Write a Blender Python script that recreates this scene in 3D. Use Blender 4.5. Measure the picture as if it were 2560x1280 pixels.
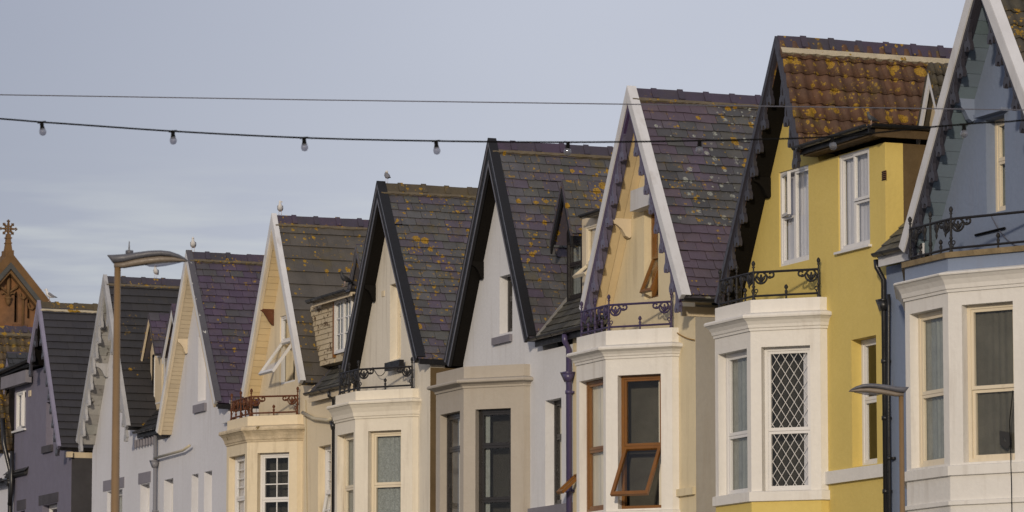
import bpy, bmesh, math, random
from mathutils import Vector, Matrix
R = math.radians
sc = bpy.context.scene
for o in list(bpy.data.objects): bpy.data.objects.remove(o)
rnd = random.Random(7)

# ------------------------------------------------------------------ camera
FOC, PITCH, YAW, DIST, EYE = 10850.0, R(6.80), R(22.26), 24.4, 1.6     # long lens, seen from across the road
AX = Vector((-math.cos(YAW)*math.cos(PITCH), math.sin(YAW)*math.cos(PITCH), math.sin(PITCH)))
RT = Vector((math.sin(YAW), math.cos(YAW), 0)); UPV = RT.cross(AX)
EYEP = Vector((0, -DIST, EYE))
cd = bpy.data.cameras.new('camera'); cam = bpy.data.objects.new('camera', cd); sc.collection.objects.link(cam)
cam.matrix_world = Matrix.Translation(EYEP) @ Matrix((RT, UPV, -AX)).transposed().to_4x4()
cd.sensor_width = 36; cd.lens = 36*FOC/2560; cd.clip_end = 6000; cd.clip_start = .5
cd.dof.use_dof = True; cd.dof.focus_distance = 61; cd.dof.aperture_fstop = 8.0
sc.camera = cam
sc.render.resolution_x, sc.render.resolution_y = 1024, 512

# ------------------------------------------------------------------ light
SUN_EL, SUN_AZ = R(13), R(-33)          # azimuth measured from +X (down the street behind the camera) towards the sea
sd = Vector((math.cos(SUN_AZ)*math.cos(SUN_EL), math.sin(SUN_AZ)*math.cos(SUN_EL), math.sin(SUN_EL)))
sl = bpy.data.lights.new('sun', 'SUN'); sl.energy = 2.0; sl.angle = R(3); sl.color = (1, .86, .68)
so = bpy.data.objects.new('sun', sl); sc.collection.objects.link(so)
so.rotation_euler = sd.to_track_quat('Z', 'Y').to_euler()
wd = bpy.data.worlds.new('World'); sc.world = wd; wd.use_nodes = True
nt = wd.node_tree; nt.nodes.clear()
def N(t, ty, **k):
    n = t.nodes.new(ty)
    for a, b in k.items(): setattr(n, a, b)
    return n
out = N(nt, 'ShaderNodeOutputWorld'); bgs = N(nt, 'ShaderNodeBackground'); sky = N(nt, 'ShaderNodeTexSky')
sky.sky_type = 'NISHITA'; sky.sun_disc = False; sky.sun_elevation = SUN_EL; sky.sun_rotation = R(90) - SUN_AZ
sky.air_density = 1.0; sky.dust_density = 1.5; sky.ozone_density = 1.2
bgs.inputs[1].default_value = .10; nt.links.new(sky.outputs[0], bgs.inputs[0])
veil = N(nt, 'ShaderNodeBackground'); veil.inputs[1].default_value = 1.0
tc = N(nt, 'ShaderNodeTexCoord'); mp = N(nt, 'ShaderNodeMapping'); mp.inputs['Scale'].default_value = (4, 4, 9)
nz = N(nt, 'ShaderNodeTexNoise'); nz.inputs['Scale'].default_value = 1.0; nz.inputs['Detail'].default_value = 3
cr = N(nt, 'ShaderNodeValToRGB')
cr.color_ramp.elements[0].position = .35; cr.color_ramp.elements[0].color = (.95, .95, .955, 1)
cr.color_ramp.elements[1].position = .72; cr.color_ramp.elements[1].color = (1.05, 1.05, 1.04, 1)
nt.links.new(tc.outputs['Generated'], mp.inputs[0]); nt.links.new(mp.outputs[0], nz.inputs[0]); nt.links.new(nz.outputs[0], cr.inputs[0])
# low cream cloud bank close to the horizon
sx = N(nt, 'ShaderNodeSeparateXYZ'); nt.links.new(tc.outputs['Generated'], sx.inputs[0])
lo = N(nt, 'ShaderNodeMapRange'); lo.inputs[1].default_value = .142; lo.inputs[2].default_value = .120; nt.links.new(sx.outputs[2], lo.inputs[0])
mp2 = N(nt, 'ShaderNodeMapping'); mp2.inputs['Scale'].default_value = (14, 14, 130)
nz2 = N(nt, 'ShaderNodeTexNoise'); nz2.inputs['Detail'].default_value = 5; nz2.inputs['Scale'].default_value = 1.6
nt.links.new(tc.outputs['Generated'], mp2.inputs[0]); nt.links.new(mp2.outputs[0], nz2.inputs[0])
mr = N(nt, 'ShaderNodeMapRange'); mr.inputs[1].default_value = .42; mr.inputs[2].default_value = .66; nt.links.new(nz2.outputs[0], mr.inputs[0])
mm = N(nt, 'ShaderNodeMath', operation='MULTIPLY'); nt.links.new(lo.outputs[0], mm.inputs[0]); nt.links.new(mr.outputs[0], mm.inputs[1])
mc = N(nt, 'ShaderNodeMixRGB'); mc.inputs[2].default_value = (.60, .61, .60, 1)
dotn = N(nt, 'ShaderNodeVectorMath', operation='DOT_PRODUCT'); dotn.inputs[1].default_value = (math.sin(YAW), math.cos(YAW), 0)
nt.links.new(tc.outputs['Generated'], dotn.inputs[0])
ga_ = N(nt, 'ShaderNodeMapRange', interpolation_type='SMOOTHSTEP'); ga_.inputs[1].default_value = -.17; ga_.inputs[2].default_value = .03; nt.links.new(dotn.outputs['Value'], ga_.inputs[0])
gm = N(nt, 'ShaderNodeMixRGB'); gm.inputs[1].default_value = (.315, .325, .41, 1); gm.inputs[2].default_value = (.505, .515, .60, 1); nt.links.new(ga_.outputs[0], gm.inputs[0])
gx_ = N(nt, 'ShaderNodeMixRGB', blend_type='MULTIPLY'); gx_.inputs[0].default_value = 1; nt.links.new(gm.outputs[0], gx_.inputs[1]); nt.links.new(cr.outputs[0], gx_.inputs[2])
ms_ = N(nt, 'ShaderNodeMath', operation='MULTIPLY'); ms_.inputs[1].default_value = .5; nt.links.new(mm.outputs[0], ms_.inputs[0]); nt.links.new(ms_.outputs[0], mc.inputs[0]); nt.links.new(gx_.outputs[0], mc.inputs[1]); nt.links.new(mc.outputs[0], veil.inputs[0])
mx = N(nt, 'ShaderNodeMixShader'); mx.inputs[0].default_value = .84
nt.links.new(bgs.outputs[0], mx.inputs[1]); nt.links.new(veil.outputs[0], mx.inputs[2]); nt.links.new(mx.outputs[0], out.inputs[0])
sc.view_settings.view_transform = 'Standard'; sc.view_settings.look = 'None'; sc.view_settings.exposure = 0.15; sc.view_settings.gamma = 1
sc.view_settings.use_curve_mapping = False

# ------------------------------------------------------------------ survey helpers: a sight line meets a real wall plane
def ray(px, py): return AX*FOC + RT*(px-1280) + UPV*(640-py)
def U(px, py, Y=0.0):
    v = ray(px, py); p = EYEP + v*((Y+DIST)/v.y); return p.x, p.z
def UP(px, py, P, d):                          # vertical plane through P along horizontal unit d -> (distance along, z)
    n = Vector((d[1], -d[0], 0)); v = ray(px, py); t = (Vector((P[0], P[1], 0))-EYEP).dot(n)/v.dot(n)
    p = EYEP + v*t; return (p.x-P[0])*d[0]+(p.y-P[1])*d[1], p.z
def AT(px, py, dist): return EYEP + ray(px, py).normalized()*dist
def toimg(p):
    d = Vector(p)-EYEP; a = d.dot(AX); return 1280+FOC*d.dot(RT)/a, 640-FOC*d.dot(UPV)/a

# ------------------------------------------------------------------ materials
MATS = {}
def material(name, col, rough=.7, var=.25, vscale=1.2, streak=.0, streakcol=None, bump=.15, bscale=40, rand=None, lichen=0, white=0,
             metallic=0, spec=.3, fine=.0, peel=None, peelt=.6, dark=.0):
    if name in MATS: return MATS[name]
    m = bpy.data.materials.new(name); MATS[name] = m; m.use_nodes = True; t = m.node_tree; t.nodes.clear()
    L = t.links.new
    o = N(t, 'ShaderNodeOutputMaterial'); b = N(t, 'ShaderNodeBsdfPrincipled'); L(b.outputs[0], o.inputs[0])
    b.inputs['Roughness'].default_value = rough; b.inputs['Metallic'].default_value = metallic; b.inputs['Specular IOR Level'].default_value = spec
    g = N(t, 'ShaderNodeNewGeometry'); pos = g.outputs['Position']
    def noise(scale, detail=4, sv=None, rgh=.6, off=None):
        src = pos
        if sv or off:
            mpn = N(t, 'ShaderNodeMapping'); mpn.inputs['Scale'].default_value = sv or (1, 1, 1)
            if off: mpn.inputs['Location'].default_value = off
            L(src, mpn.inputs[0]); src = mpn.outputs[0]
        n = N(t, 'ShaderNodeTexNoise'); n.inputs['Scale'].default_value = scale; n.inputs['Detail'].default_value = detail
        n.inputs['Roughness'].default_value = rgh; L(src, n.inputs[0]); return n.outputs[0]
    def rng(v, a, b_, c=0., d=1.):
        n = N(t, 'ShaderNodeMapRange'); n.inputs[1].default_value = a; n.inputs[2].default_value = b_
        n.inputs[3].default_value = c; n.inputs[4].default_value = d; L(v, n.inputs[0]); return n.outputs[0]
    def mix(f, a, c, mode='MIX'):
        n = N(t, 'ShaderNodeMixRGB', blend_type=mode)
        for s, v in ((0, f), (1, a), (2, c)):
            if isinstance(v, (int, float)): n.inputs[s].default_value = v
            elif isinstance(v, tuple): n.inputs[s].default_value = (*v, 1)
            else: L(v, n.inputs[s])
        return n.outputs[0]
    def mul(a, c):
        n = N(t, 'ShaderNodeMath', operation='MULTIPLY')
        for s, v in ((0, a), (1, c)):
            if isinstance(v, (int, float)): n.inputs[s].default_value = v
            else: L(v, n.inputs[s])
        return n.outputs[0]
    c = tuple(col)
    if rand:
        oi = N(t, 'ShaderNodeObjectInfo'); ramp = N(t, 'ShaderNodeValToRGB'); ramp.color_ramp.interpolation = 'LINEAR'
        e = ramp.color_ramp.elements; cols = [col]+list(rand)
        e[0].position = 0; e[0].color = (*cols[0], 1); e[1].position = 1; e[1].color = (*cols[-1], 1)
        for i in range(1, len(cols)-1):
            x = e.new(i/(len(cols)-1)); x.color = (*cols[i], 1)
        L(oi.outputs['Random'], ramp.inputs[0]); c = ramp.outputs[0]
    c = mix(mul(rng(noise(vscale), .35, .7), var), c, tuple(x*.55 for x in col) if not rand else (.03, .03, .03))
    c = mix(mul(rng(noise(vscale*7, 5), .45, .75), var*.7), c, (.9, .9, .9), 'MULTIPLY') if rand is None else c
    if streak:
        s = mul(rng(noise(1.0, 5, (7, 7, .55)), .52, .74), rng(noise(.6, 2), .35, .6))
        c = mix(mul(s, streak), c, streakcol or (.20, .14, .08))
    if fine: c = mix(mul(rng(noise(bscale, 3), .3, .7), fine), c, (.02, .02, .02))
    if peel: c = mix(rng(noise(7, 5, None, .7), peelt, peelt+.03), c, peel)
    hh = None
    if lichen:
        for sc_, thr, off, colr, amt in ((7, .42, (3, 1, 2), (.34, .195, .018), lichen), (15, .40, (9, 4, 7), (.33, .20, .025), lichen*.9)):
            mpn = N(t, 'ShaderNodeMapping'); mpn.inputs['Location'].default_value = off; L(pos, mpn.inputs[0])
            wob = N(t, 'ShaderNodeTexNoise'); wob.inputs['Scale'].default_value = sc_*4; L(mpn.outputs[0], wob.inputs[0])
            ad = N(t, 'ShaderNodeMixRGB', blend_type='LINEAR_LIGHT'); ad.inputs[0].default_value = .022*(8/sc_)
            L(mpn.outputs[0], ad.inputs[1]); L(wob.outputs[1], ad.inputs[2])
            v = N(t, 'ShaderNodeTexVoronoi'); v.inputs['Scale'].default_value = sc_; L(ad.outputs[0], v.inputs[0])
            sep = N(t, 'ShaderNodeSeparateColor'); L(v.outputs['Color'], sep.inputs[0])
            clus = rng(noise(1.7, 4, None, .6, (off[0]*3, 5, 1)), .555-.18*amt, .70-.18*amt)
            rad = mul(rng(sep.outputs[0], 0, 1, -thr*.5, thr*1.25), clus)
            lt = N(t, 'ShaderNodeMath', operation='LESS_THAN'); L(v.outputs['Distance'], lt.inputs[0]); L(rad, lt.inputs[1])
            cc = mix(rng(noise(55, 3), .35, .6), tuple(x*.35 for x in colr), colr)
            c = mix(mul(lt.outputs[0], 1.0), c, cc)
        blot = mul(rng(noise(11, 6, None, .72, (2, 6, 3)), .59, .615), rng(noise(1.3, 3, None, .6, (7, 7, 2)), .58-.16*lichen, .66-.16*lichen))
        c = mix(mul(blot, .9), c, mix(rng(noise(40, 3), .4, .6), (.13, .08, .022), (.33, .20, .025)))
        c = mix(mul(rng(noise(2.3, 5, None, .65, (4, 4, 4)), .56, .72), min(1, lichen*.8)), c, (.10, .075, .02))
    if white:
        v = N(t, 'ShaderNodeTexVoronoi'); v.inputs['Scale'].default_value = 9; L(pos, v.inputs[0])
        sep = N(t, 'ShaderNodeSeparateColor'); L(v.outputs['Color'], sep.inputs[0])
        rad = rng(sep.outputs[1], 0, 1, -.12, .40)
        lt = N(t, 'ShaderNodeMath', operation='LESS_THAN'); L(v.outputs['Distance'], lt.inputs[0]); L(rad, lt.inputs[1])
        patch = rng(noise(.8, 3, None, .5, (8, 2, 1)), .50-.2*white, .60-.2*white)
        c = mix(mul(mul(lt.outputs[0], patch), rng(noise(45, 3), .38, .55)), c, (.27, .28, .24))
        lt2 = rng(noise(24, 2), .73, .76); c = mix(lt2, c, (.38, .38, .35))
    if isinstance(c, tuple): b.inputs['Base Color'].default_value = (*c, 1)
    else: L(c, b.inputs['Base Color'])
    bp = N(t, 'ShaderNodeBump'); bp.inputs['Strength'].default_value = bump; bp.inputs['Distance'].default_value = .02
    L(noise(bscale, 4), bp.inputs['Height']); L(bp.outputs[0], b.inputs['Normal'])
    L(rng(noise(vscale*4, 3), .3, .7, max(.05, rough-.12), min(1, rough+.1)), b.inputs['Roughness'])
    return m

def paint(name, col, streak=.35, **k): return material(name, col, rough=.75, var=.15, vscale=1.0, streak=min(1, streak*.9), bump=.28, bscale=16, fine=.03, **k)
W_WHITE = paint('white_render', (.66, .66, .67), .28)
W_WHITE2 = paint('whitewashed_stucco', (.62, .62, .65), .25)
W_CREAM = paint('cream_render', (.69, .59, .42), .55)
W_CREAM2 = paint('pale_cream_render', (.71, .655, .55), .50)
W_HCREAM = paint('custard_render', (.70, .60, .40), .35)
W_OFF = paint('off_white_masonry', (.71, .685, .64), .32)
W_TAUPE = paint('taupe_masonry', (.40, .36, .305), .30)
W_YEL = paint('yellow_render', (.64, .495, .15), .12)
W_BLUE = paint('slate_blue_render', (.20, .245, .34), .2)
W_LIL = paint('lilac_grey_render', (.165, .155, .205), .30, streakcol=(.12, .13, .11))
W_DARK = material('shadowed_dark_wall', (.05, .048, .052), .8, .5)  # dark colour stands in for the next house's shadow on this side wall
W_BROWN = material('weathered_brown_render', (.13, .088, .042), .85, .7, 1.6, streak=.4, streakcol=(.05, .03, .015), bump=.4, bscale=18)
W_SIDE = paint('shadowed_side_render', (.34, .32, .29), .3)  # side wall greyed in its colour for shade cast by the next gable
LINTEL = material('dark_stone_lintel', (.07, .065, .075), .8, .5, bump=.3)
LINTELG = material('grey_stone_lintel', (.22, .21, .24), .8, .4, bump=.3)
STONE = material('mossy_stone_edge', (.24, .18, .10), .85, .8, 5, bump=.5, bscale=25)
MORT = material('lime_mortar', (.44, .38, .27), .9, .5, 6, bump=.6, bscale=35, lichen=.3)
MORTD = material('dirty_mortar', (.13, .105, .07), .9, .6, 6, bump=.6, bscale=35, lichen=.7)
PVC = material('white_plastic', (.66, .65, .64), .35, .10, 2, streak=.25, bump=.03, spec=.5)
PVCC = material('cream_plastic', (.66, .58, .44), .4, .12, 2, streak=.35, bump=.05, spec=.5)
WOODB = material('varnished_brown_frame', (.19, .078, .014), .38, .35, 6, bump=.12, bscale=50, spec=.5)
BLKF = material('black_window_frame', (.022, .02, .02), .3, .1, bump=.03, spec=.5)
TRIMW = material('white_painted_timber', (.60, .60, .61), .5, .22, 3, streak=.35, bump=.15)
TRIMC = material('cream_painted_timber', (.62, .52, .37), .5, .22, 3, streak=.4, bump=.15)
TRIMK = material('black_gloss_timber', (.012, .012, .014), .5, .2, 3, bump=.25, bscale=30, spec=.25)
TRIMG = material('sky_sheen_timber', (.10, .10, .12), .4, .2, 4, bump=.15, spec=.5)  # grey stands in for sky sheen along the gloss black board edges
TRIMP = material('purple_gloss_timber', (.055, .034, .085), .38, .2, 4, bump=.12, spec=.5)
TRIMPL = material('sky_lit_purple_timber', (.105, .095, .15), .4, .3, 4, bump=.15, spec=.5)  # paler copy of the purple, sky light on the fret faces put into the colour
TRIML = material('lilac_trim_timber', (.22, .205, .28), .5, .3, 4, bump=.15)
TRIMN = material('dark_slate_trim_timber', (.036, .034, .044), .42, .3, 4, bump=.15, spec=.5)
TRIMGW = material('weathered_grey_white_timber', (.40, .40, .41), .6, .5, 3, streak=.6, streakcol=(.15, .14, .12), bump=.3)
SOFC = material('cream_soffit_board', (.60, .47, .27), .6, .15, 2, bump=.1, rand=[(.63, .50, .30), (.57, .44, .25)])
SOFD = material('beige_soffit_board', (.52, .44, .31), .6, .15, 2, bump=.1, rand=[(.56, .47, .33), (.50, .42, .30)])
SOFK = material('black_soffit', (.007, .006, .005), .8, .4, 2, bump=.3, spec=.1)
SOFB = material('blue_soffit_board', (.15, .195, .235), .6, .2, 2, bump=.15, rand=[(.165, .21, .26), (.14, .19, .21)])
SOFG = material('peeling_grey_soffit_board', (.30, .30, .28), .7, .3, 3, bump=.3, rand=[(.36, .35, .33), (.20, .19, .18)], peel=(.11, .10, .09), peelt=.60)
PEELB = material('peeling_weatherboard', (.50, .42, .29), .7, .3, 3, bump=.4, peel=(.10, .06, .03), peelt=.56)
IRONK = material('black_cast_iron', (.018, .017, .018), .5, .4, 9, bump=.4, bscale=60, peel=(.06, .03, .015), peelt=.68)
IRONP = material('purple_cast_iron', (.050, .036, .085), .4, .4, 9, bump=.35, bscale=60)
IRONR = material('rusty_cast_iron', (.12, .042, .018), .8, .7, 9, bump=.6, bscale=60, peel=(.22, .14, .09), peelt=.62)
PIPEK = material('black_pipe', (.014, .014, .015), .35, .2, bump=.1, spec=.5)
PIPEP = material('purple_pipe', (.065, .052, .12), .35, .2, bump=.1, spec=.5)
PIPEG = material('grey_pipe', (.19, .19, .21), .5, .3, bump=.1)
PIPEC = material('cream_pipe', (.52, .46, .33), .5, .3, bump=.1)
LEAD = material('lead_flashing', (.28, .27, .25), .6, .6, 4, bump=.4)
LEADK = material('speckled_lead_verge', (.085, .082, .095), .6, .4, 5, bump=.3, peel=(.55, .54, .5), peelt=.64)
PUR = (.090, .070, .100); GRY = (.090, .090, .096); GRN = (.090, .089, .080); DRK = (.060, .060, .064)
SL_D = material('purple_slate', (.08,.056,.09), .55, .5, 2.5, rand=[(.066, .046, .078), (.078, .055, .088), (.075, .062, .085), (.068, .066, .066)], lichen=.34, bump=.3, bscale=22)
SL_F = material('lichened_grey_slate', GRY, .55, .5, 2.5, rand=[GRN, (.075, .072, .078), PUR, (.10, .10, .10)], lichen=.9, bump=.35, bscale=22)
SL_G = material('mixed_slate', GRY, .55, .5, 2.5, rand=[PUR, GRN, (.068, .068, .07), (.10, .10, .108), (.08, .062, .095)], lichen=.72, bump=.35, bscale=22)
SL_H = material('white_lichened_slate', GRY, .55, .5, 2.5, rand=[DRK, (.078, .078, .08), PUR, GRN, (.065, .062, .07)], lichen=.45, white=1.25, bump=.35, bscale=22)
SL_HP = material('purple_patch_slate', (.092, .066, .09), .55, .35, 2.5, rand=[(.082, .062, .084), (.10, .074, .09)], lichen=.25, bump=.3, bscale=22)
SL_L = material('wet_lean_to_slate', (.10, .10, .09), .5, .6, 2.5, rand=[(.05, .05, .045), (.13, .125, .10), (.07, .065, .05)], bump=.35, bscale=22)
SL_LK = material('black_lean_to_slate', (.025, .025, .027), .4, .4, 2.5, rand=[(.035, .035, .035), (.03, .03, .032)], bump=.3, bscale=22)
TL_B = material('dark_concrete_tile', (.034, .033, .038), .65, .3, 2, rand=[(.040, .038, .043), (.031, .030, .036)], bump=.3)
TL_C = material('black_concrete_tile', (.031, .030, .032), .65, .3, 2, rand=[(.036, .034, .036), (.028, .027, .03)], lichen=.10, bump=.3)
TL_E = material('brown_grey_concrete_tile', (.088, .078, .067), .7, .5, 2, rand=[(.095, .085, .074), (.078, .07, .062)], lichen=.55, bump=.4)
TL_I = material('red_brown_roman_tile', (.095, .047, .026), .7, .4, 2.5, rand=[(.105, .05, .027), (.085, .043, .024), (.10, .052, .03)], lichen=1.0, bump=.4)
TL_J = material('dark_green_roman_tile', (.055, .050, .035), .7, .4, 2.5, rand=[(.065, .055, .04), (.045, .042, .032)], lichen=.8, bump=.4)
TL_A = material('mossy_roman_tile', (.075, .05, .03), .7, .4, 2.5, rand=[(.085, .06, .035), (.055, .045, .03)], lichen=.75, bump=.4)
RDG = material('purple_ridge_tile', (.050, .042, .062), .55, .4, 4, rand=[(.058, .04, .068), (.045, .043, .05)], lichen=.25, bump=.3)
RDGM = material('mossy_ridge_tile', (.085, .065, .035), .7, .5, 4, rand=[(.075, .06, .04), (.09, .07, .035)], lichen=.6, bump=.4)
GULLW = material('white_feathers', (.62, .61, .60), .8, .15, 20, bump=.2, bscale=120)
GULLG = material('grey_feathers', (.17, .17, .19), .8, .2, 20, bump=.2, bscale=120)
GULLK = material('black_feathers', (.02, .02, .022), .7, .2, 20, bump=.2, bscale=120)
BEAK = material('yellow_beak', (.50, .33, .05), .5, .1, 20)
LEG = material('pink_bird_leg', (.45, .33, .28), .6, .1, 20)
LAMPM = material('weathered_lamp_casing', (.20, .16, .12), .5, .5, 8, bump=.1, spec=.5)
LAMPG = material('grey_lamp_canopy', (.10, .10, .115), .5, .7, 14, bump=.1, spec=.5)
POLE = material('brown_painted_column', (.20, .125, .055), .5, .25, 6, bump=.05, spec=.5)
SANDS = material('red_sandstone', (.20, .085, .032), .9, .6, 1.5, bump=.5, bscale=8, rand=[(.23, .10, .04), (.17, .075, .03), (.24, .12, .05), (.15, .06, .025)])
SANDC = material('ochre_sandstone_coping', (.16, .09, .038), .9, .6, 1.5, bump=.5, bscale=8)
CHSL = material('church_slate', (.07, .07, .065), .7, .5, 2)
CABLE = material('black_cable', (.006, .006, .006), .8, .0, bump=0, spec=.05)
WIRE = material('grey_steel_wire', (.10, .10, .12), .5, .0, bump=0)
ASPH = material('asphalt', (.05, .05, .052), .85, .4, .6, bump=.4, bscale=60)
PAVE = material('concrete_paving', (.22, .21, .19), .85, .35, .8, bump=.3, bscale=30)
KERB = material('granite_kerb', (.25, .24, .23), .8, .3, 2, bump=.3)
LINEY = material('road_paint', (.6, .55, .2), .7, .3, 3)
NET = material('net_curtain', (.52, .52, .57), .9, .15, 6, bump=.3, bscale=30)
NETD = material('grey_green_curtain', (.24, .26, .25), .9, .5, 8, bump=.3, bscale=30)
CURT = material('cream_curtain', (.62, .57, .47), .9, .2, 4, bump=.2, bscale=30)
CURTB = material('ochre_curtain', (.30, .17, .04), .9, .3, 4, bump=.2, bscale=30)
ROOM = material('dim_room_wall', (.10, .09, .08), .9, .2)
LINER = material('dark_liner', (.035, .033, .028), .95, .5, 6, bump=.3)  # sheet colour standing in for room shade behind the bay windows
PAPER = material('dark_sticker', (.03, .03, .03), .6, 0, bump=0)

def glass(name, tint, gl=.0, refl=(1, 1, 1)):
    m = bpy.data.materials.new(name); MATS[name] = m; m.use_nodes = True; t = m.node_tree; t.nodes.clear(); L = t.links.new
    o = N(t, 'ShaderNodeOutputMaterial'); a = N(t, 'ShaderNodeBsdfTransparent'); a.inputs[0].default_value = (*tint, 1)
    g = N(t, 'ShaderNodeBsdfGlossy'); g.inputs[0].default_value = (*refl, 1); g.inputs['Roughness'].default_value = .03
    f = N(t, 'ShaderNodeFresnel'); f.inputs[0].default_value = 1.45
    ge = N(t, 'ShaderNodeNewGeometry'); nz_ = N(t, 'ShaderNodeTexNoise'); nz_.inputs['Scale'].default_value = 2.5; L(ge.outputs['Position'], nz_.inputs[0])
    bp = N(t, 'ShaderNodeBump'); bp.inputs['Strength'].default_value = .04; bp.inputs['Distance'].default_value = .02
    L(nz_.outputs[0], bp.inputs['Height']); L(bp.outputs[0], g.inputs['Normal'])
    ad = N(t, 'ShaderNodeMath', operation='ADD'); ad.inputs[1].default_value = gl; L(f.outputs[0], ad.inputs[0])
    fr = N(t, 'ShaderNodeMath', operation='SUBTRACT'); fr.inputs[0].default_value = 1; L(ge.outputs['Backfacing'], fr.inputs[1])
    am = N(t, 'ShaderNodeMath', operation='MULTIPLY'); L(ad.outputs[0], am.inputs[0]); L(fr.outputs[0], am.inputs[1])
    s = N(t, 'ShaderNodeMixShader'); L(am.outputs[0], s.inputs[0]); L(a.outputs[0], s.inputs[1]); L(g.outputs[0], s.inputs[2]); L(s.outputs[0], o.inputs[0])
    return m
GLASS = glass('window_glass', (.965, .97, .965), .0)
BULB = glass('bulb_glass', (.55, .55, .60), .08)
def _milky():
    t = BULB.node_tree; o = [n for n in t.nodes if n.type == 'OUTPUT_MATERIAL'][0]; src = o.inputs[0].links[0].from_socket
    d = N(t, 'ShaderNodeBsdfDiffuse'); d.inputs[0].default_value = (.5, .5, .52, 1); s_ = N(t, 'ShaderNodeMixShader'); s_.inputs[0].default_value = .14
    t.links.new(src, s_.inputs[1]); t.links.new(d.outputs[0], s_.inputs[2]); t.links.new(s_.outputs[0], o.inputs[0])
_milky()

# ------------------------------------------------------------------ mesh helpers
col = sc.collection
class MB:
    def __init__(s, M=None): s.v = []; s.f = []; s.mi = []; s.M = M or Matrix(); s.cur = 0
    def add(s, vs, fs, M=None):
        k = len(s.v); T = s.M @ M if M is not None else s.M
        s.v += [tuple(T @ Vector(p)) for p in vs]; s.f += [tuple(i+k for i in f) for f in fs]; s.mi += [s.cur]*len(fs)
        return s
    def box(s, x0, x1, y0, y1, z0, z1, M=None):
        return s.add([(x0, y0, z0), (x1, y0, z0), (x1, y1, z0), (x0, y1, z0), (x0, y0, z1), (x1, y0, z1), (x1, y1, z1), (x0, y1, z1)],
                     [(0, 3, 2, 1), (4, 5, 6, 7), (0, 1, 5, 4), (1, 2, 6, 5), (2, 3, 7, 6), (3, 0, 4, 7)], M)
    def prism(s, poly, z0, z1, M=None):        # convex-ish polygon in xy pulled along z
        n = len(poly); vs = [(p[0], p[1], z0) for p in poly]+[(p[0], p[1], z1) for p in poly]
        return s.add(vs, [tuple(range(n-1, -1, -1)), tuple(range(n, 2*n))]+[(i, (i+1) % n, n+(i+1) % n, n+i) for i in range(n)], M)
    def shape(s, polys, z0, z1, M=None):
        vs, fs = shape2d(polys); h = (z1-z0)/2
        return s.add([(p[0], p[1], z0+h+(h if p[2] > 0 else -h)) for p in vs], fs, M)
    def tube(s, pts, r, seg=8, cap=True, M=None):
        pts = [Vector(p) for p in pts]; n = len(pts); rr = r if isinstance(r, (list, tuple)) else [r]*n
        vs = []; up = None
        for i, p in enumerate(pts):
            d = (pts[min(i+1, n-1)]-pts[max(i-1, 0)]).normalized()
            if up is None:
                up = Vector((0, 0, 1)) if abs(d.z) < .9 else Vector((1, 0, 0))
            a = d.cross(up)
            if a.length < 1e-4: a = d.cross(Vector((0, 1, 0)))
            a.normalize(); b = a.cross(d).normalized(); up = b
            for j in range(seg):
                t = 2*math.pi*j/seg; vs.append(tuple(p+(a*math.cos(t)+b*math.sin(t))*rr[i]))
        fs = [(i*seg+j, i*seg+(j+1) % seg, (i+1)*seg+(j+1) % seg, (i+1)*seg+j) for i in range(n-1) for j in range(seg)]
        if cap: fs += [tuple(range(seg-1, -1, -1)), tuple(range((n-1)*seg, n*seg))]
        return s.add(vs, fs, M)
    def lathe(s, prof, seg=10, M=None):        # (r, z) about z
        vs = [(r*math.cos(2*math.pi*j/seg), r*math.sin(2*math.pi*j/seg), z) for r, z in prof for j in range(seg)]
        n = len(prof)
        fs = [(i*seg+j, i*seg+(j+1) % seg, (i+1)*seg+(j+1) % seg, (i+1)*seg+j) for i in range(n-1) for j in range(seg)]
        fs += [tuple(range(seg-1, -1, -1)), tuple(range((n-1)*seg, n*seg))]
        return s.add(vs, fs, M)
    def sweep(s, prof, path, M=None, closed=True):   # prof: (outward, z); path: plan points, outward lies to the right of travel
        n = len(path); m = len(prof); vs = []
        for i in range(n):
            p = Vector(path[i]); d0 = (p-Vector(path[i-1])).normalized() if i else None; d1 = (Vector(path[i+1])-p).normalized() if i < n-1 else None
            d0 = d0 or d1; d1 = d1 or d0
            n0 = Vector((d0.y, -d0.x)); n1 = Vector((d1.y, -d1.x)); b = (n0+n1)/(1+n0.dot(n1))
            for o, z in prof: vs.append((p.x+b.x*o, p.y+b.y*o, z))
        fs = [(i*m+j, (i+1)*m+j, (i+1)*m+(j+1) % m, i*m+(j+1) % m) for i in range(n-1) for j in range(m if closed else m-1)]
        if closed: fs += [tuple(range(m)), tuple(range(n*m-1, (n-1)*m-1, -1))]
        return s.add(vs, fs, M)
    def mesh(s, name, mats, smooth=False):
        me = bpy.data.meshes.new(name); me.from_pydata(s.v, [], s.f)
        for m in (mats if isinstance(mats, (list, tuple)) else [mats]): me.materials.append(m)
        if any(s.mi): me.polygons.foreach_set('material_index', s.mi)
        if smooth: me.polygons.foreach_set('use_smooth', [True]*len(s.f))
        me.update(); return me
    def build(s, name, mats, parent=None, smooth=False): return link(name, s.mesh(name, mats, smooth), parent)
def link(name, me, parent=None, M=None):
    o = bpy.data.objects.new(name, me); col.objects.link(o)
    if M is not None: o.matrix_basis = M
    if parent is not None:
        o.parent = parent
        if parent.get('category'): o.matrix_parent_inverse = Matrix.Translation(-parent.location)
    return o
_sh = {}
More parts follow.
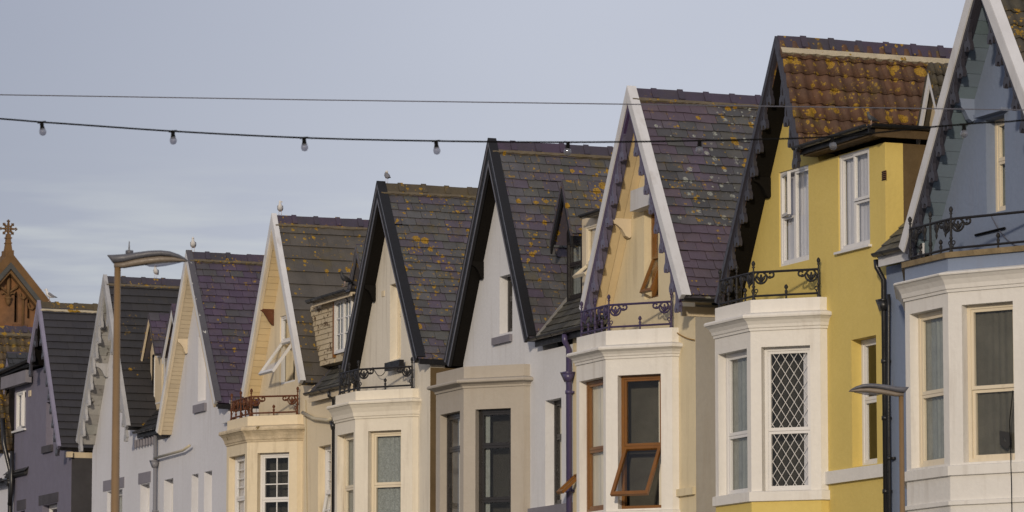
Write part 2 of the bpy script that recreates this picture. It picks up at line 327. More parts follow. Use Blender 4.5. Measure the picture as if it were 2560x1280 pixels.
def shape2d(polys):
    """plate with holes: constrained triangulation, even-odd inside test, unit thickness."""
    key = repr(polys)
    if key in _sh: return _sh[key]
    from mathutils.geometry import delaunay_2d_cdt
    vs = []; es = []
    for p in polys:
        k = len(vs); vs += [Vector((q[0], q[1])) for q in p]; es += [(k+i, k+(i+1) % len(p)) for i in range(len(p))]
    v2, e2, f2, _, oe, _ = delaunay_2d_cdt(vs, es, [], 0, 1e-6)
    def inside(x, y):
        c = False
        for p in polys:
            j = len(p)-1
            for i in range(len(p)):
                (xi, yi), (xj, yj) = p[i][:2], p[j][:2]
                if (yi > y) != (yj > y) and x < (xj-xi)*(y-yi)/(yj-yi)+xi: c = not c
                j = i
        return c
    tr = []
    for f in f2:
        c = sum((v2[i] for i in f), Vector((0, 0)))/len(f)
        if inside(c.x, c.y): tr.append(tuple(f))
    n = len(v2); out_v = [(v.x, v.y, .5) for v in v2]+[(v.x, v.y, -.5) for v in v2]
    fs = [f for f in tr]+[tuple(i+n for i in f[::-1]) for f in tr]
    for i, e in enumerate(e2):
        if oe[i]: fs.append((e[0], e[1], e[1]+n, e[0]+n))
    _sh[key] = (out_v, fs); return out_v, fs
def frame(x, y, z, dx=1.0, dy=0.0):            # local x along the wall, y up, z out of the wall
    return Matrix(((dx, 0, dy, x), (dy, 0, -dx, y), (0, 1, 0, z), (0, 0, 0, 1)))
def thing(name, label, cat, loc, group=None, rz=0):
    o = bpy.data.objects.new(name, None); col.objects.link(o); o.location = loc; o.empty_display_size = .3
    o['label'] = label; o['category'] = cat
    if group: o['group'] = group
    return o
def rect(x0, y0, x1, y1): return [(x0, y0), (x1, y0), (x1, y1), (x0, y1)]

# ------------------------------------------------------------------ ground (never in the frame, but it is where everything stands)
def struct(name, mb, m): o = mb.build(name, m); o['kind'] = 'structure'; return o
struct('ground', MB().box(-1500, 600, -1500, 900, -1.0, -.02), PAVE)
struct('road', MB().box(-400, 120, -13.6, -4.0, -.016, -.004), ASPH)
struct('pavement', MB().box(-400, 120, -3.85, .05, -.016, .12), PAVE)
struct('promenade', MB().box(-400, 120, -40, -13.75, -.016, .12), PAVE)
struct('kerb', MB().box(-400, 120, -4.0, -3.852, -.015, .125).box(-400, 120, -13.748, -13.6, -.015, .125), KERB)
struct('road_markings', MB().box(-400, 120, -4.40, -4.30, -.0035, 0).box(-400, 120, -4.62, -4.52, -.0035, 0), LINEY)

# ------------------------------------------------------------------ windows
def ring(mb, x0, x1, z0, z1, w, d0, d1, wb=None, M=None):
    wb = wb or w
    mb.box(x0, x0+w, z0, z1, d0, d1, M); mb.box(x1-w, x1, z0, z1, d0, d1, M)
    mb.box(x0+w, x1-w, z1-w, z1, d0, d1, M); mb.box(x0+w, x1-w, z0, z0+wb, d0, d1, M)
def window(house, M, x0, x1, z0, z1, mat, cells=None, set_=.10, fw=.045, sw=.035, curtain=None, sill=None, sillm=None, name='window', lab=None, cfrac=(0, 1)):
    """cells: (u0,v0,u1,v1, opts) with v upwards."""
    cells = cells or [(0, 0, 1, 1, {})]
    W = MB(M); y1 = -set_; y0 = -set_-.07
    ring(W, x0+.002, x1-.002, z0+.002, z1-.002, fw, y0, y1)
    ob = W.build(name, mat, house)
    if lab: ob['label'] = lab
    ix0, ix1, iz0, iz1 = x0+fw, x1-fw, z0+fw, z1-fw
    S = MB(M); P = []
    for c in cells:
        o = c[4]; a, b = ix0+(ix1-ix0)*c[0]+.002, ix0+(ix1-ix0)*c[2]-.002; e, g = iz0+(iz1-iz0)*c[1]+.002, iz0+(iz1-iz0)*c[3]-.002
        T = Matrix(); zo = y1-.012+o.get('proud', 0)
        if 'open' in o:
            side, ang = o['open']
            zo = y1+.006
            if side == 'top': T = Matrix.Translation((0, g, zo)) @ Matrix.Rotation(-R(ang), 4, 'X') @ Matrix.Translation((0, -g, -zo))
            if side == 'bottom': T = Matrix.Translation((0, e, zo)) @ Matrix.Rotation(R(ang), 4, 'X') @ Matrix.Translation((0, -e, -zo))
            if side == 'left': T = Matrix.Translation((a, 0, zo)) @ Matrix.Rotation(-R(ang), 4, 'Y') @ Matrix.Translation((-a, 0, -zo))
            if side == 'right': T = Matrix.Translation((b, 0, zo)) @ Matrix.Rotation(R(ang), 4, 'Y') @ Matrix.Translation((-b, 0, -zo))
            sb = MB(M)
        else: sb = S
        s_ = o.get('sw', sw)
        ring(sb, a, b, e, g, s_, zo-.045, zo, s_*1.2, T)
        pa, pb, pe, pg = a+s_, b-s_, e+s_*1.2, g-s_
        nx, ny = o.get('bars', (0, 0))
        for i in range(1, nx+1 if nx else 0):
            x = pa+(pb-pa)*i/(nx+1); sb.box(x-.009, x+.009, pe, pg, zo-.032, zo-.014, T)
        for i in range(1, ny+1 if ny else 0):
            z = pe+(pg-pe)*i/(ny+1); sb.box(pa, pb, z-.009, z+.009, zo-.033, zo-.013, T)
        if 'open' in o:
            so_ = sb.build('opened_sash', mat, ob)
        pm = MB(M).box(pa+.001, pb-.001, pe+.001, pg-.001, zo-.027, zo-.022, T); pm.build('pane', GLASS, ob)
        if 'lattice' in o:
            lt = MB(M); w_, h_ = pb-pa, pg-pe; st = o['lattice']; sl_ = 1.55
            for sg in (1, -1):
                k = -h_/sl_
                while k < w_:
                    pts = []
                    xa = k; t0 = max(0, -xa*sl_); t1 = min(h_, (w_-xa)*sl_)
                    if t1 > t0+.01:
                        xs0 = xa+t0/sl_; xs1 = xa+t1/sl_
                        if sg < 0: xs0, xs1 = w_-xs0, w_-xs1
                        lt.tube([(pa+xs0, pe+t0, zo-.018-.001*sg), (pa+xs1, pe+t1, zo-.018-.001*sg)], .0042, 4)
                    k += st
            lt.build('leaded_lattice', PVC, ob)
        if o.get('blank'): MB(M).box(pa, pb, pe, pg, zo-.08, zo-.07, T).build('blind', o['blank'], ob)
    if S.v: S.build('sash', mat, ob)
    if curtain:
        a, b = ix0+(ix1-ix0)*cfrac[0], ix0+(ix1-ix0)*cfrac[1]; n = max(8, int((b-a)/.02)); vs = []
        for i in range(n+1):
            x = a+(b-a)*i/n; d = y0-.014+.011*math.sin(i*1.1+1.7*math.sin(i*.31+x0*7))*(.55+.45*math.sin(i*.17+x1*5))+.004*math.sin(i*.6+1)
            vs += [(x, z0+.01, d), (x, z1-.01, d)]
        MB(M).add(vs, [(2*i, 2*i+2, 2*i+3, 2*i+1) for i in range(n)]).build('curtain', curtain, ob, True)
    if sill:
        MB(M).box(x0-.05, x1+.05, z0-sill, z0-.001, -set_, .05).build('window_sill', sillm or mat, house)
    return ob
TWO = lambda t, **k: [(0, t, 1, 1, dict(k)), (0, 0, 1, t, dict(k))]

# ------------------------------------------------------------------ roofing
def tile_meshes(kind, w, ex, mat):
    out_ = []
    ln = ex*1.18
    for k in range(5):
        r = random.Random(k*13+int(w*100)); mb = MB()
        if kind == 'slate':
            th = .010; a = [r.uniform(-.004, .004) for _ in range(4)]; g = .0035
            ch = r.choice((0, 0, .012, .02)) ; ch2 = r.choice((0, 0, .012))
            xy = [(0, g), (0, w-g), (ln-ch2+a[0], w-g), (ln+a[0], w-g-ch2*1.2-.001), (ln+a[1]+r.uniform(-.004, .004), w*.5), (ln+a[2], g+ch*1.3+.001), (ln-ch+a[2], g)]
            vs = [(x, y, x/ln*th*1.9+.001) for x, y in xy]+[(x, y, x/ln*th*1.9+th) for x, y in xy]; n = len(xy)
            mb.add(vs, [tuple(range(n)), tuple(range(2*n-1, n-1, -1))]+[(i, n+i, n+(i+1) % n, (i+1) % n) for i in range(n)])
        elif kind == 'flat':
            th = .020; g = .0012; a = r.uniform(-.003, .003)
            xy = [(0, g), (0, w-g), (ln+a, w-g), (ln-a, g)]
            vs = [(x, y, x/ln*th*1.35+.001) for x, y in xy]+[(x, y, x/ln*th*1.35+th) for x, y in xy]
            mb.add(vs, [(0, 1, 2, 3), (7, 6, 5, 4)]+[(i, 4+i, 4+(i+1) % 4, (i+1) % 4) for i in range(4)])
        else:
            th = .018; n = 12; vs = []; g = .001
            for x in (0, ln):
                for lv in (0, 1):
                    for i in range(n+1):
                        u = i/n; y = g+(w-2*g)*u; ph = (u*2) % 1.0
                        zz = .034*max(0, math.sin(math.pi*min(1, ph/.62)))**.8 if ph < .62 else 0
                        vs.append((x+r.uniform(-.002, .002), y, x/ln*th*1.5+zz+lv*th+.001))
            m_ = n+1
            fs = [(m_+i, m_+i+1, 3*m_+i+1, 3*m_+i) for i in range(n)]+[(i+1, i, 2*m_+i, 2*m_+i+1) for i in range(n)]
            fs += [(2*m_+i, 3*m_+i, 3*m_+i+1, 2*m_+i+1) for i in range(n)]
            mb.add(vs, fs)
        out_.append(mb.mesh({'slate': 'slate', 'flat': 'roof_tile', 'roman': 'roof_tile'}[kind], mat, kind == 'roman'))
    return out_
def lay(parent, O, d, u, length, umin, umax, ex, w, kind, mat, jit=.5, matfn=None, skip=None):
    """rows from the top O down-slope d; courses run along u from umin to umax (numbers or functions of the row distance)."""
    d = Vector(d).normalized(); u = Vector(u).normalized(); n = d.cross(u).normalized(); O = Vector(O)
    ms = tile_meshes(kind, w, ex, mat); ms2 = {None: ms}
    rows = int(length/ex)+1; nm = 'slate' if kind == 'slate' else 'roof_tile'; cnt = 0
    for r in range(rows):
        s = r*ex
        if s+ex*.3 > length: break
        a = umin(s) if callable(umin) else umin; b = umax(s) if callable(umax) else umax
        x = a; first = (r % 2 == 1) and kind != 'roman'
        if kind == 'slate': xo = rnd.uniform(-.02, .02)
        else: xo = 0
        while x < b-.02:
            ww = w
            if x == a and first: ww = w*.5+xo
            if kind == 'slate' and rnd.random() < .12: ww *= rnd.uniform(.85, 1.0)
            k = rnd.randrange(5); mm_ = ms
            if matfn:
                alt = matfn(s, x)
                if alt is not None:
                    if alt.name not in ms2: ms2[alt.name] = tile_meshes(kind, w, ex, alt)
                    mm_ = ms2[alt.name]
            if not (skip and skip(s, x)):
                rz = R(rnd.gauss(0, jit)) if kind == 'slate' else 0
                M = Matrix((d, u, n)).transposed().to_4x4(); M.translation = O+d*(s-ex*.10+(rnd.gauss(0, .003)+(rnd.random() < .03)*rnd.uniform(.01, .03))*(kind == 'slate'))+u*x+n*(rnd.uniform(0, .002)+(.005*math.sin(s*1.9+x*2.3)+.004)*(kind == 'slate'))
                M = M @ Matrix.Rotation(rz, 4, 'Z') @ Matrix.Rotation(R(rnd.gauss(0, .25)), 4, 'X') @ Matrix.Diagonal((min(1, (length-s)/ex+.12), min(ww, b-x+.01)/w, 1, 1))
                link(nm, mm_[k], parent, M); cnt += 1
            x += ww
    return cnt
_ridge = {}
def ridge_mesh(mat, L, alpha):
    key = (mat.name, round(L, 3), round(alpha, 2))
    if key not in _ridge:
        mb = MB(); w = .15
        def sec(off):
            c, s = math.cos(alpha), math.sin(alpha); top = .02+off
            return [(-w*c-off*s, top-w*s), (-.035*c, top-.028*s+.012), (0, top+.016), (.035*c, top-.028*s+.012), (w*c+off*s, top-w*s), ((w-.02)*c, -w*s), (0, -.02), (-(w-.02)*c, -w*s)]
        for y0, y1, off in ((0, L-.001, 0), (L-.075, L+.012, .016)):
            p = sec(off); n = len(p)
            mb.add([(x, y0, z) for x, z in p]+[(x, y1, z) for x, z in p], [tuple(range(n)), tuple(range(2*n-1, n-1, -1))]+[(i, n+i, n+(i+1) % n, (i+1) % n) for i in range(n)])
        _ridge[key] = mb.mesh('ridge_tile', mat)
    return _ridge[key]

# ------------------------------------------------------------------ gable house pieces
OV = .35
class House: pass
def gable(h, root, apex, fl, fr, roofkind, roofmat, ex, tw, vis, ridge=RDG, mort=MORTD, depth=7.0, matfn=None, skip=None, ridge_len=.40, verge=.012):
    """roof of two slopes running back from the street; returns geometry used by the other parts."""
    Xa, Za = U(*apex, -OV)
    Xl, Zl = U(*fl, -OV) if fl else (None, None)
    Xr, Zr = U(*fr, -OV) if fr else (None, None)
    if Xl is None: Xl, Zl = 2*Xa-Xr, Zr
    if Xr is None: Xr, Zr = 2*Xa-Xl, Zl
    h.Xa, h.Za, h.Xl, h.Zl, h.Xr, h.Zr = Xa, Za, Xl, Zl, Xr, Zr
    h.root = root
    A = Vector((Xa, 0, Za))
    dr = Vector((Xr-Xa, 0, Zr-Za)); h.Lr = dr.length; dr.normalize(); dl = Vector((Xl-Xa, 0, Zl-Za)); h.Ll = dl.length; dl.normalize()
    h.dr, h.dl = dr, dl
    nr = Vector((-dr.z, 0, dr.x)); nl = Vector((dl.z, 0, -dl.x)); h.nr, h.nl = nr, nl
    if nr.z < 0: nr.negate()
    if nl.z < 0: nl.negate()
    # deck: a slab under each slope, with plain courses on the parts turned away
    mb = MB()
    def slab(d, n, L, y0, y1, t0, t1, s0=0.0):
        k = abs(d.z)/abs(d.x); P = [A+d*(s0-t0*k)+n*t0, A+d*L+n*t0, A+d*L+n*t1, A+d*(s0-t1*k)+n*t1]
        vs = [(p.x, y0, p.z) for p in P]+[(p.x, y1, p.z) for p in P]
        mb.add(vs, [(0, 1, 2, 3), (7, 6, 5, 4), (0, 4, 5, 1), (1, 5, 6, 2), (2, 6, 7, 3), (3, 7, 4, 0)])
    slab(dr, nr, h.Lr, -OV+.045, depth, -.13, -.032); slab(dl, nl, h.Ll, -OV+.045, depth, -.13, -.032)
    rows = int(h.Ll/ex)
    for r in range(rows):
        P = [A+dl*(r*ex+(.06 if r == 0 else 0))+nl*-.030, A+dl*(r*ex+ex*1.05)+nl*-.010, A+dl*(r*ex+ex*1.05)+nl*.003, A+dl*(r*ex+(.04 if r == 0 else 0))+nl*-.018]
        mb.add([(p.x, -OV+.01, p.z) for p in P]+[(p.x, depth, p.z) for p in P], [(0, 1, 2, 3), (7, 6, 5, 4), (0, 4, 5, 1), (1, 5, 6, 2), (2, 6, 7, 3), (3, 7, 4, 0)])
        P = [A+dr*(r*ex+(.06 if r == 0 else 0))+nr*-.030, A+dr*(r*ex+ex*1.05)+nr*-.010, A+dr*(r*ex+ex*1.05)+nr*.003, A+dr*(r*ex+(.04 if r == 0 else 0))+nr*-.018]
        mb.add([(p.x, vis, p.z) for p in P]+[(p.x, depth, p.z) for p in P], [(0, 1, 2, 3), (7, 6, 5, 4), (0, 4, 5, 1), (1, 5, 6, 2), (2, 6, 7, 3), (3, 7, 4, 0)])
    h.roof = mb.build('roof', roofmat, root)
    lay(h.roof, A+nr*-.028+dr*.05, dr, (0, 1, 0), h.Lr-.05, -OV+verge, vis, ex, tw, roofkind, roofmat, matfn=matfn, skip=skip)
    al = math.atan2(-dr.z, dr.x)
    me = ridge_mesh(ridge, ridge_len, al); y = -OV+.02
    while y < min(depth, vis+.6):
        link('ridge_tile', me, h.roof, Matrix.Translation((Xa, y, Za+(.012 if roofkind == 'roman' else -.012)+rnd.gauss(0, .003))) @ Matrix.Rotation(R(rnd.gauss(0, .5)), 4, 'X') @ Matrix.Rotation(R(rnd.gauss(0, 1.5)), 4, 'Y')); y += ridge_len
    # mortar bed
    m2 = MB(); n = 60; L = vis+.6+OV
    for sgn, d, nn in ((1, dr, nr), (-1, dl, nl)):
        vs = []
        for i in range(n+1):
            yy = -OV+.02+L*i/n; s1 = (.225 if roofkind == 'roman' else .190)+.022*rnd.random(); up = .062 if roofkind == 'roman' else .030
            p, q, r_ = A+d*.150+nn*(.046 if roofkind == 'roman' else .022), A+d*s1+nn*up, A+d*(s1+.012)+nn*-.01
            vs += [(p.x, yy, p.z), (q.x, yy, q.z), (r_.x, yy, r_.z)]
        m2.add(vs, [(3*i+k, 3*i+k+1, 3*i+4+k, 3*i+3+k) for i in range(n) for k in (0, 1)])
    m2.build('ridge_mortar', mort, root)
    return h

def barge(h, face, cap=None, capw=.10, fw=.17, flange=0, flangem=None, fret=None, fretsoff=None, soff=SOFK, boards=None, boardw=.1, margin=None, bracket=None, brk_s=.55, edge=None, cutbelow=None, long=False):
    """bargeboards on both slopes with optional cap strip, verge flange, hanging fretwork and soffit."""
    A = Vector((h.Xa, 0, h.Za))
    for side, d, n, L in (('l', h.dl, h.nl, h.Ll), ('r', h.dr, h.nr, h.Lr)):
        sg = -1 if side == 'l' else 1
        def strip(mb, t0, t1, y0, y1, s0=0, s1=None):      # band between normal offsets t0 (top) and t1, mitred at the apex
            s1 = L if s1 is None else s1
            k = abs(d.z)/abs(d.x)                    # tan of the pitch
            def pt(s, t):
                p = A+d*s-n*t; return p
            a0 = A+d*(t0*k*-1 if False else 0)
            p0 = Vector((h.Xa, 0, h.Za-t0/abs(d.x)))       # on the centre line
            p1 = Vector((h.Xa, 0, h.Za-t1/abs(d.x)))
            q0, q1 = pt(s1, t0), pt(s1, t1)
            P = [p0, q0, q1, p1]
            mb.add([(p.x, y0, p.z) for p in P]+[(p.x, y1, p.z) for p in P], [(0, 1, 2, 3), (7, 6, 5, 4), (0, 4, 5, 1), (1, 5, 6, 2), (2, 6, 7, 3), (3, 7, 4, 0)])
        s_end = L
        if cutbelow and side == 'r': s_end = min(L, cutbelow)
        mb = MB()
        strip(mb, (capw-.012) if cap else -.012, fw, -OV, -OV+.042, 0, s_end)
        bo = mb.build('bargeboard', face, h.root)
        if edge:
            mb = MB(); strip(mb, -.016, .022, -OV-.012, -OV+.044, 0, s_end); strip(mb, fw-.03, fw-.004, -OV-.010, -OV-.001, 0, s_end); mb.build('edge_strip', edge, bo)
        if cap:
            mb = MB(); strip(mb, -.014, capw, -OV-.020, -OV+.044, 0, s_end)
            mb.build('cap_strip', cap, bo)
        if flange:
            mb = MB(); strip(mb, -.026, -.0145, -OV-.018, -OV+flange, 0, s_end); mb.build('verge_flashing', flangem or cap, bo)
        if fret:
            # hanging fretwork: a sloping run of open triangles with forked drops
            pz = .287; k = abs(d.z)/abs(d.x); dz0 = .42
            base = lambda z: (A.x + d.x*((h.Za-fw/abs(d.x)-z)/abs(d.z)))  # inner edge of the board at height z
            z = h.Za-fw/abs(d.x)-.30
            zend = h.Za+d.z*s_end-.02
            if cutbelow and side == 'r': zend -= .1
            hw = pz/k
            poly = [(0, 0), (-.02, -.06)]
            while z-pz > zend-.25:
                # local coordinates: x inward (towards the centre), y up; origin at board inner edge at height z
                X0 = 0; Xb = -hw                       # board edge moves outward going down
                st = .022
                outer = [(X0, 0), (Xb, -pz), (Xb+.02, -pz-.005), (Xb+.03, -pz-.03), (Xb+.036, -pz-.078), (Xb+.066, -pz-.084), (Xb+.076, -pz-.045), (Xb+.102, -pz-.028), (Xb+.13, -pz-.045),
                         (Xb+.142, -pz-.084), (Xb+.172, -pz-.074), (Xb+.178, -pz-.02), (Xb+.158, -pz+.028), (Xb+.136, -pz+.055), (Xb+.132, -pz+.15), (X0-.012, -.05), (X0+.010, -.012)]
                hole = [(X0-.040, -.125), (Xb+.098, -pz+.085), (Xb+.09, -pz+.045), (Xb+.052, -pz+.038)]
                outer = [(-x*sg, y) for x, y in outer]; hole = [(-x*sg, y) for x, y in hole]
                M = frame(base(z), -OV+.004, z)
                fb = MB(M).shape([outer, hole] if abs(sg) else [outer], -.050, 0).build('hanging_fret', fret, bo)
                z -= pz
        # soffit
        t = .131
        if side == 'l' or True:
            mats = boards if boards else soff
            mb = MB(); P0 = A+d*0-n*t
            k = abs(d.z)/abs(d.x); s0 = t*k
            P = [A+d*s0-n*t, A+d*L-n*t, A+d*L-n*(t+.012), A+d*(s0+.02)-n*(t+.012)]
            mb.add([(p.x, -OV+.043, p.z) for p in P]+[(p.x, -.001, p.z) for p in P], [(0, 1, 2, 3), (7, 6, 5, 4), (0, 4, 5, 1), (1, 5, 6, 2), (2, 6, 7, 3), (3, 7, 4, 0)])
            so_ = mb.build('soffit', soff if side == 'l' or not boards else soff, h.root)
            if boards and side == 'l':
                t1 = t+.0125; y0 = -OV+.043; y1 = -.001
                if long:
                    nb = 3
                    for i in range(nb):
                        ya = y0+(y1-y0)*i/nb+.003; yb = y0+(y1-y0)*(i+1)/nb-.003
                        P = [A+d*(s0+.05)-n*t1, A+d*L-n*t1, A+d*L-n*(t1+.014), A+d*(s0+.07)-n*(t1+.014)]
                        MB().add([(p.x, ya, p.z) for p in P]+[(p.x, yb, p.z) for p in P], [(0, 1, 2, 3), (7, 6, 5, 4), (0, 4, 5, 1), (1, 5, 6, 2), (2, 6, 7, 3), (3, 7, 4, 0)]).build('soffit_board', boards, so_)
                else:
                    s = s0+.08; me = None; bw = boardw
                    me = MB().box(0, bw-.006, 0, y1-y0, 0, .012).mesh('soffit_board', boards)
                    while s < L-bw*.5:
                        p = A+d*s-n*(t1+.013); M = Matrix((d, Vector((0, 1, 0)), d.cross(Vector((0, 1, 0))))).transposed().to_4x4(); M.translation = Vector((p.x, y0, p.z))
                        if M.col[2].z < 0 and False: pass
                        off = .0 if d.cross(Vector((0, 1, 0))).dot(n) > 0 else -.012
                        M.translation += d.cross(Vector((0, 1, 0)))*(0 if off == 0 else off) + n*(-.0+rnd.uniform(-.004, 0))
                        link('soffit_board', me, so_, M); s += bw
            if margin and side == 'l':
                P = [A+d*s0-n*(t-.0), A+d*L-n*t, A+d*L-n*(t+.040), A+d*(s0+.07)-n*(t+.040)]
                MB().add([(p.x, -OV+.0425, p.z) for p in P]+[(p.x, -OV+.0425+margin, p.z) for p in P], [(0, 1, 2, 3), (7, 6, 5, 4), (0, 4, 5, 1), (1, 5, 6, 2), (2, 6, 7, 3), (3, 7, 4, 0)]).build('barge_rafter', fret or face, h.root)
    if bracket:
        s = h.Ll*brk_s; p = A+h.dl*s-h.nl*.15
        # curved corbel in the plane square to the wall, under a short purlin
        prof = [(-OV+.05, .0), (-OV+.05, -.05), (-OV*.75, -.065), (-OV*.55, -.09), (-OV*.36, -.15), (-OV*.22, -.24), (-.03, -.27), (-.002, -.25), (-.002, 0)]
        M = Matrix(((0, 0, 1, p.x-.035), (1, 0, 0, 0), (0, 1, 0, p.z), (0, 0, 0, 1)))
        MB(M).shape([prof], -.045, .045).build('corbel', bracket, h.root)

def facade(h, Xa, Xb, mat, holes, zeave=7.92, extra=None, extral=None, thick=.25, z_low=0.0, reveal=None):
    """street wall: outline follows the gable; holes are real openings."""
    v = .21
    L0 = lambda X: h.Za-v-(h.Za-h.Zl)/(h.Xa-h.Xl)*(h.Xa-X)
    L1 = lambda X: h.Za-v-(h.Za-h.Zr)/(h.Xr-h.Xa)*(X-h.Xa)
    # where the gable line meets eave height
    xl = h.Xa-(h.Za-v-zeave)*(h.Xa-h.Xl)/(h.Za-h.Zl); xr = h.Xa+(h.Za-v-zeave)*(h.Xr-h.Xa)/(h.Za-h.Zr)
    pts = [(Xa, z_low)]
    if extral: pts += [(Xa, extral), (h.Xa-(h.Za-v-extral)*(h.Xa-h.Xl)/(h.Za-h.Zl), extral)]
    elif Xa < xl: pts += [(Xa, zeave), (xl, zeave)]
    else: pts += [(Xa, L0(Xa))]
    pts += [(h.Xa, h.Za-v)]
    if extra:
        zd, xc = extra
        xd = h.Xa+(h.Za-v-zd)*(h.Xr-h.Xa)/(h.Za-h.Zr); pts += [(xd, zd), (xc, zd), (xc, zeave)]
        if Xb > xc+.01: pts += [(Xb, zeave)]
    elif Xb > xr: pts += [(xr, zeave), (Xb, zeave)]
    else: pts += [(Xb, L1(Xb))]
    pts += [(Xb, z_low)]
    mb = MB(frame(0, 0, 0)).shape([pts]+[rect(*q) for q in holes], -thick, 0)
    return mb.build('front_wall', mat, h.root)
def sidewalls(h, Xa, Xb, mat, depth=7.0, near=None, ztop=7.9):
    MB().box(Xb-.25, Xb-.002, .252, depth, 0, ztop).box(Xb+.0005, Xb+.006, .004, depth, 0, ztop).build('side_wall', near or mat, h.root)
    MB().box(Xa+.002, Xa+.25, .252, depth, 0, ztop).build('side_wall', mat, h.root)
    MB().box(Xa, Xb, depth, depth+.2, 0, ztop).build('rear_wall', mat, h.root)
    k = (h.Za-.2-ztop)
    MB(frame(0, depth-.002, 0)).shape([[(h.Xl+.05, ztop), (h.Xr-.05, ztop), (h.Xa, h.Za-.25)]], -.2, 0).build('rear_gable', mat, h.root)
    MB().box(Xa+.26, Xb-.26, .26, depth-.3, 4.6, 4.75).build('attic_floor', ROOM, h.root)

def bay(h, l, c, n_, yref, par, lip, arch, wf, wc, mat, sil=None, p=.75, capm=None, low=None, pm=None, coping=None, fmat=PVC, cellsf=None, cellsc=None,
        curtf=None, curtc=None, setb=.11, cornm=None, below=None, cfc=(0, 1), cff=(0, 1), liner=None):
    """canted bay. l,c: front corners (pixels), n_: near end on the wall; par/lip/arch: y of parapet top, lip, architrave at corner c."""
    root = h.root
    Xl = U(l, yref, -p)[0]; Xc = U(c, yref, -p)[0]; Xn = U(n_, yref, 0)[0]; Xf = Xl-(Xn-Xc)
    Z = lambda y: U(c, y, -p)[1]
    zp, zlt, zlb, za = Z(par), Z(lip[0]), Z(lip[1]), Z(arch)
    ret = .10
    path = [(Xf, .1), (Xf, -ret), (Xl, -p), (Xc, -p), (Xn, -ret), (Xn, .1)]
    d = Vector((Xn-Xc, p-ret, 0)); Lc = d.length; d.normalize()
    Mf = frame(Xl, -p, 0); Mc = frame(Xc, -p, 0, d.x, d.y)
    d2 = Vector((Xl-Xf, -(p-ret), 0)).normalized(); Mfar = frame(Xf, -ret, 0, d2.x, d2.y)
    # openings: (left px, right px, y top at left edge, y bottom at left edge)
    fx0 = U(wf[0], wf[2], -p)[0]-Xl; fx1 = U(wf[1], wf[2], -p)[0]-Xl; fz1 = U(wf[0], wf[2], -p)[1]; fz0 = U(wf[0], wf[3], -p)[1]
    cx0, cz1 = UP(wc[0], wc[2], (Xc, -p), d); cx1, _ = UP(wc[1], wc[2], (Xc, -p), d); cz0 = UP(wc[0], wc[3], (Xc, -p), d)[1]
    z1 = (fz1+cz1)/2; z0 = (fz0+cz0)/2
    T = .14; w = Xc-Xl
    g0, g1 = 1.0, 3.2
    ztopw = zlb-.004
    body = MB()
    zbm = z0-.001
    zsplit = below and Z(below[0])
    def panel(M, L, holes, mb, a, b):
        mb.shape([rect(0, a, L, b)]+[rect(*q) for q in holes], -T, 0, M)
    zlow = zsplit if below else 0
    for mb, a, b, up in ((body, zlow, ztopw, True),)+(((MB(), 0, zlow-.001, False),) if below else ()):
        hf = [(fx0, z0, fx1, z1)] if up else []; hc = [(cx0, z0, cx1, z1)] if up else []; hb = [(Lc-cx1, z0, Lc-cx0, z1)] if up else []
        if (not below) or (not up):
            hf = hf+[(fx0, g0, fx1, g1)]; hc = hc+[(cx0, g0, cx1, g1)]; hb = hb+[(Lc-cx1, g0, Lc-cx0, g1)]
        panel(Mf, w, hf, mb, a, b); panel(Mc, Lc, hc, mb, a, b); panel(Mfar, Lc, hb, mb, a, b)
        mb.box(Xn-.10, Xn, -ret+.001, -.001, a, b); mb.box(Xf, Xf+.10, -ret+.001, -.001, a, b)
        mb.build('bay_wall', mat if up else below[1], root)
    # cornice with moulded lip
    o = .13
    cp = [(-.05, ztopw-.05), (.0, za-.03), (.018, za-.03), (.022, za+.0), (.035, za+.008), (.045, za+(zlb-za)*.35), (.075, za+(zlb-za)*.7), (o-.02, zlb-.01), (o, zlb), (o+.004, (zlb+zlt)/2), (o-.01, zlt), (.0, zlt+.03), (-.05, zlt+.03)]
    MB().sweep(cp, path).build('bay_cornice', cornm or capm or mat, root)
    # parapet + flat top
    MB().sweep([(-.004, zlt-.02), (-.004, zp), (-.13, zp), (-.13, zlt-.02)], path).build('bay_parapet', pm or capm or mat, root)
    MB().prism([(Xf, .05), (Xf, -ret), (Xl, -p+.05), (Xc, -p+.05), (Xn, -ret), (Xn, .05)], zlt-.08, zlt-.01).build('balcony_floor', LEAD, root)
    if coping: MB().sweep([(.035, zp-.0), (.035, zp+coping[0]), (-.15, zp+coping[0]), (-.15, zp)], path).build('parapet_coping', coping[1], root)
    if sil:
        for a_, b_, q in sil:
            zb, zt = Z(b_), Z(a_)
            MB().sweep([(.0, zb), (q, zb+.01), (q, zt-.01), (0, zt), (-.05, zt), (-.05, zb)], path).build('sill_band', cornm or capm or mat, root)
    for M, a, b, cl, cu, cf, far in ((Mf, fx0, fx1, cellsf, curtf, cff, 0), (Mc, cx0, cx1, cellsc, curtc, cfc, 0), (Mfar, Lc-cx1, Lc-cx0, None, None, (0, 1), 1)):
        window(root, M, a, b, z0, z1, fmat, (cl or TWO(.42)) if not far else TWO(.42), set_=setb, curtain=cu, cfrac=cf)
        window(root, M, a, b, g0, g1, fmat, TWO(.5), set_=setb, curtain=NET)
    # dark sheet added behind the glass, standing in for the room's shade
    MB().prism([(Xf+.2, .6), (Xl+.1, -p+.35), (Xc-.1, -p+.35), (Xn-.2, .6)], z0-.5, z0-.45).build('room_floor', ROOM, root)
    MB().sweep([(-.42, z0-.4), (-.42, z1+.25), (-.44, z1+.25), (-.44, z0-.4)], [(Xf+.02, .3)]+path[1:-1]+[(Xn-.02, .3)]).build('dark_room_liner', liner or LINER, root)
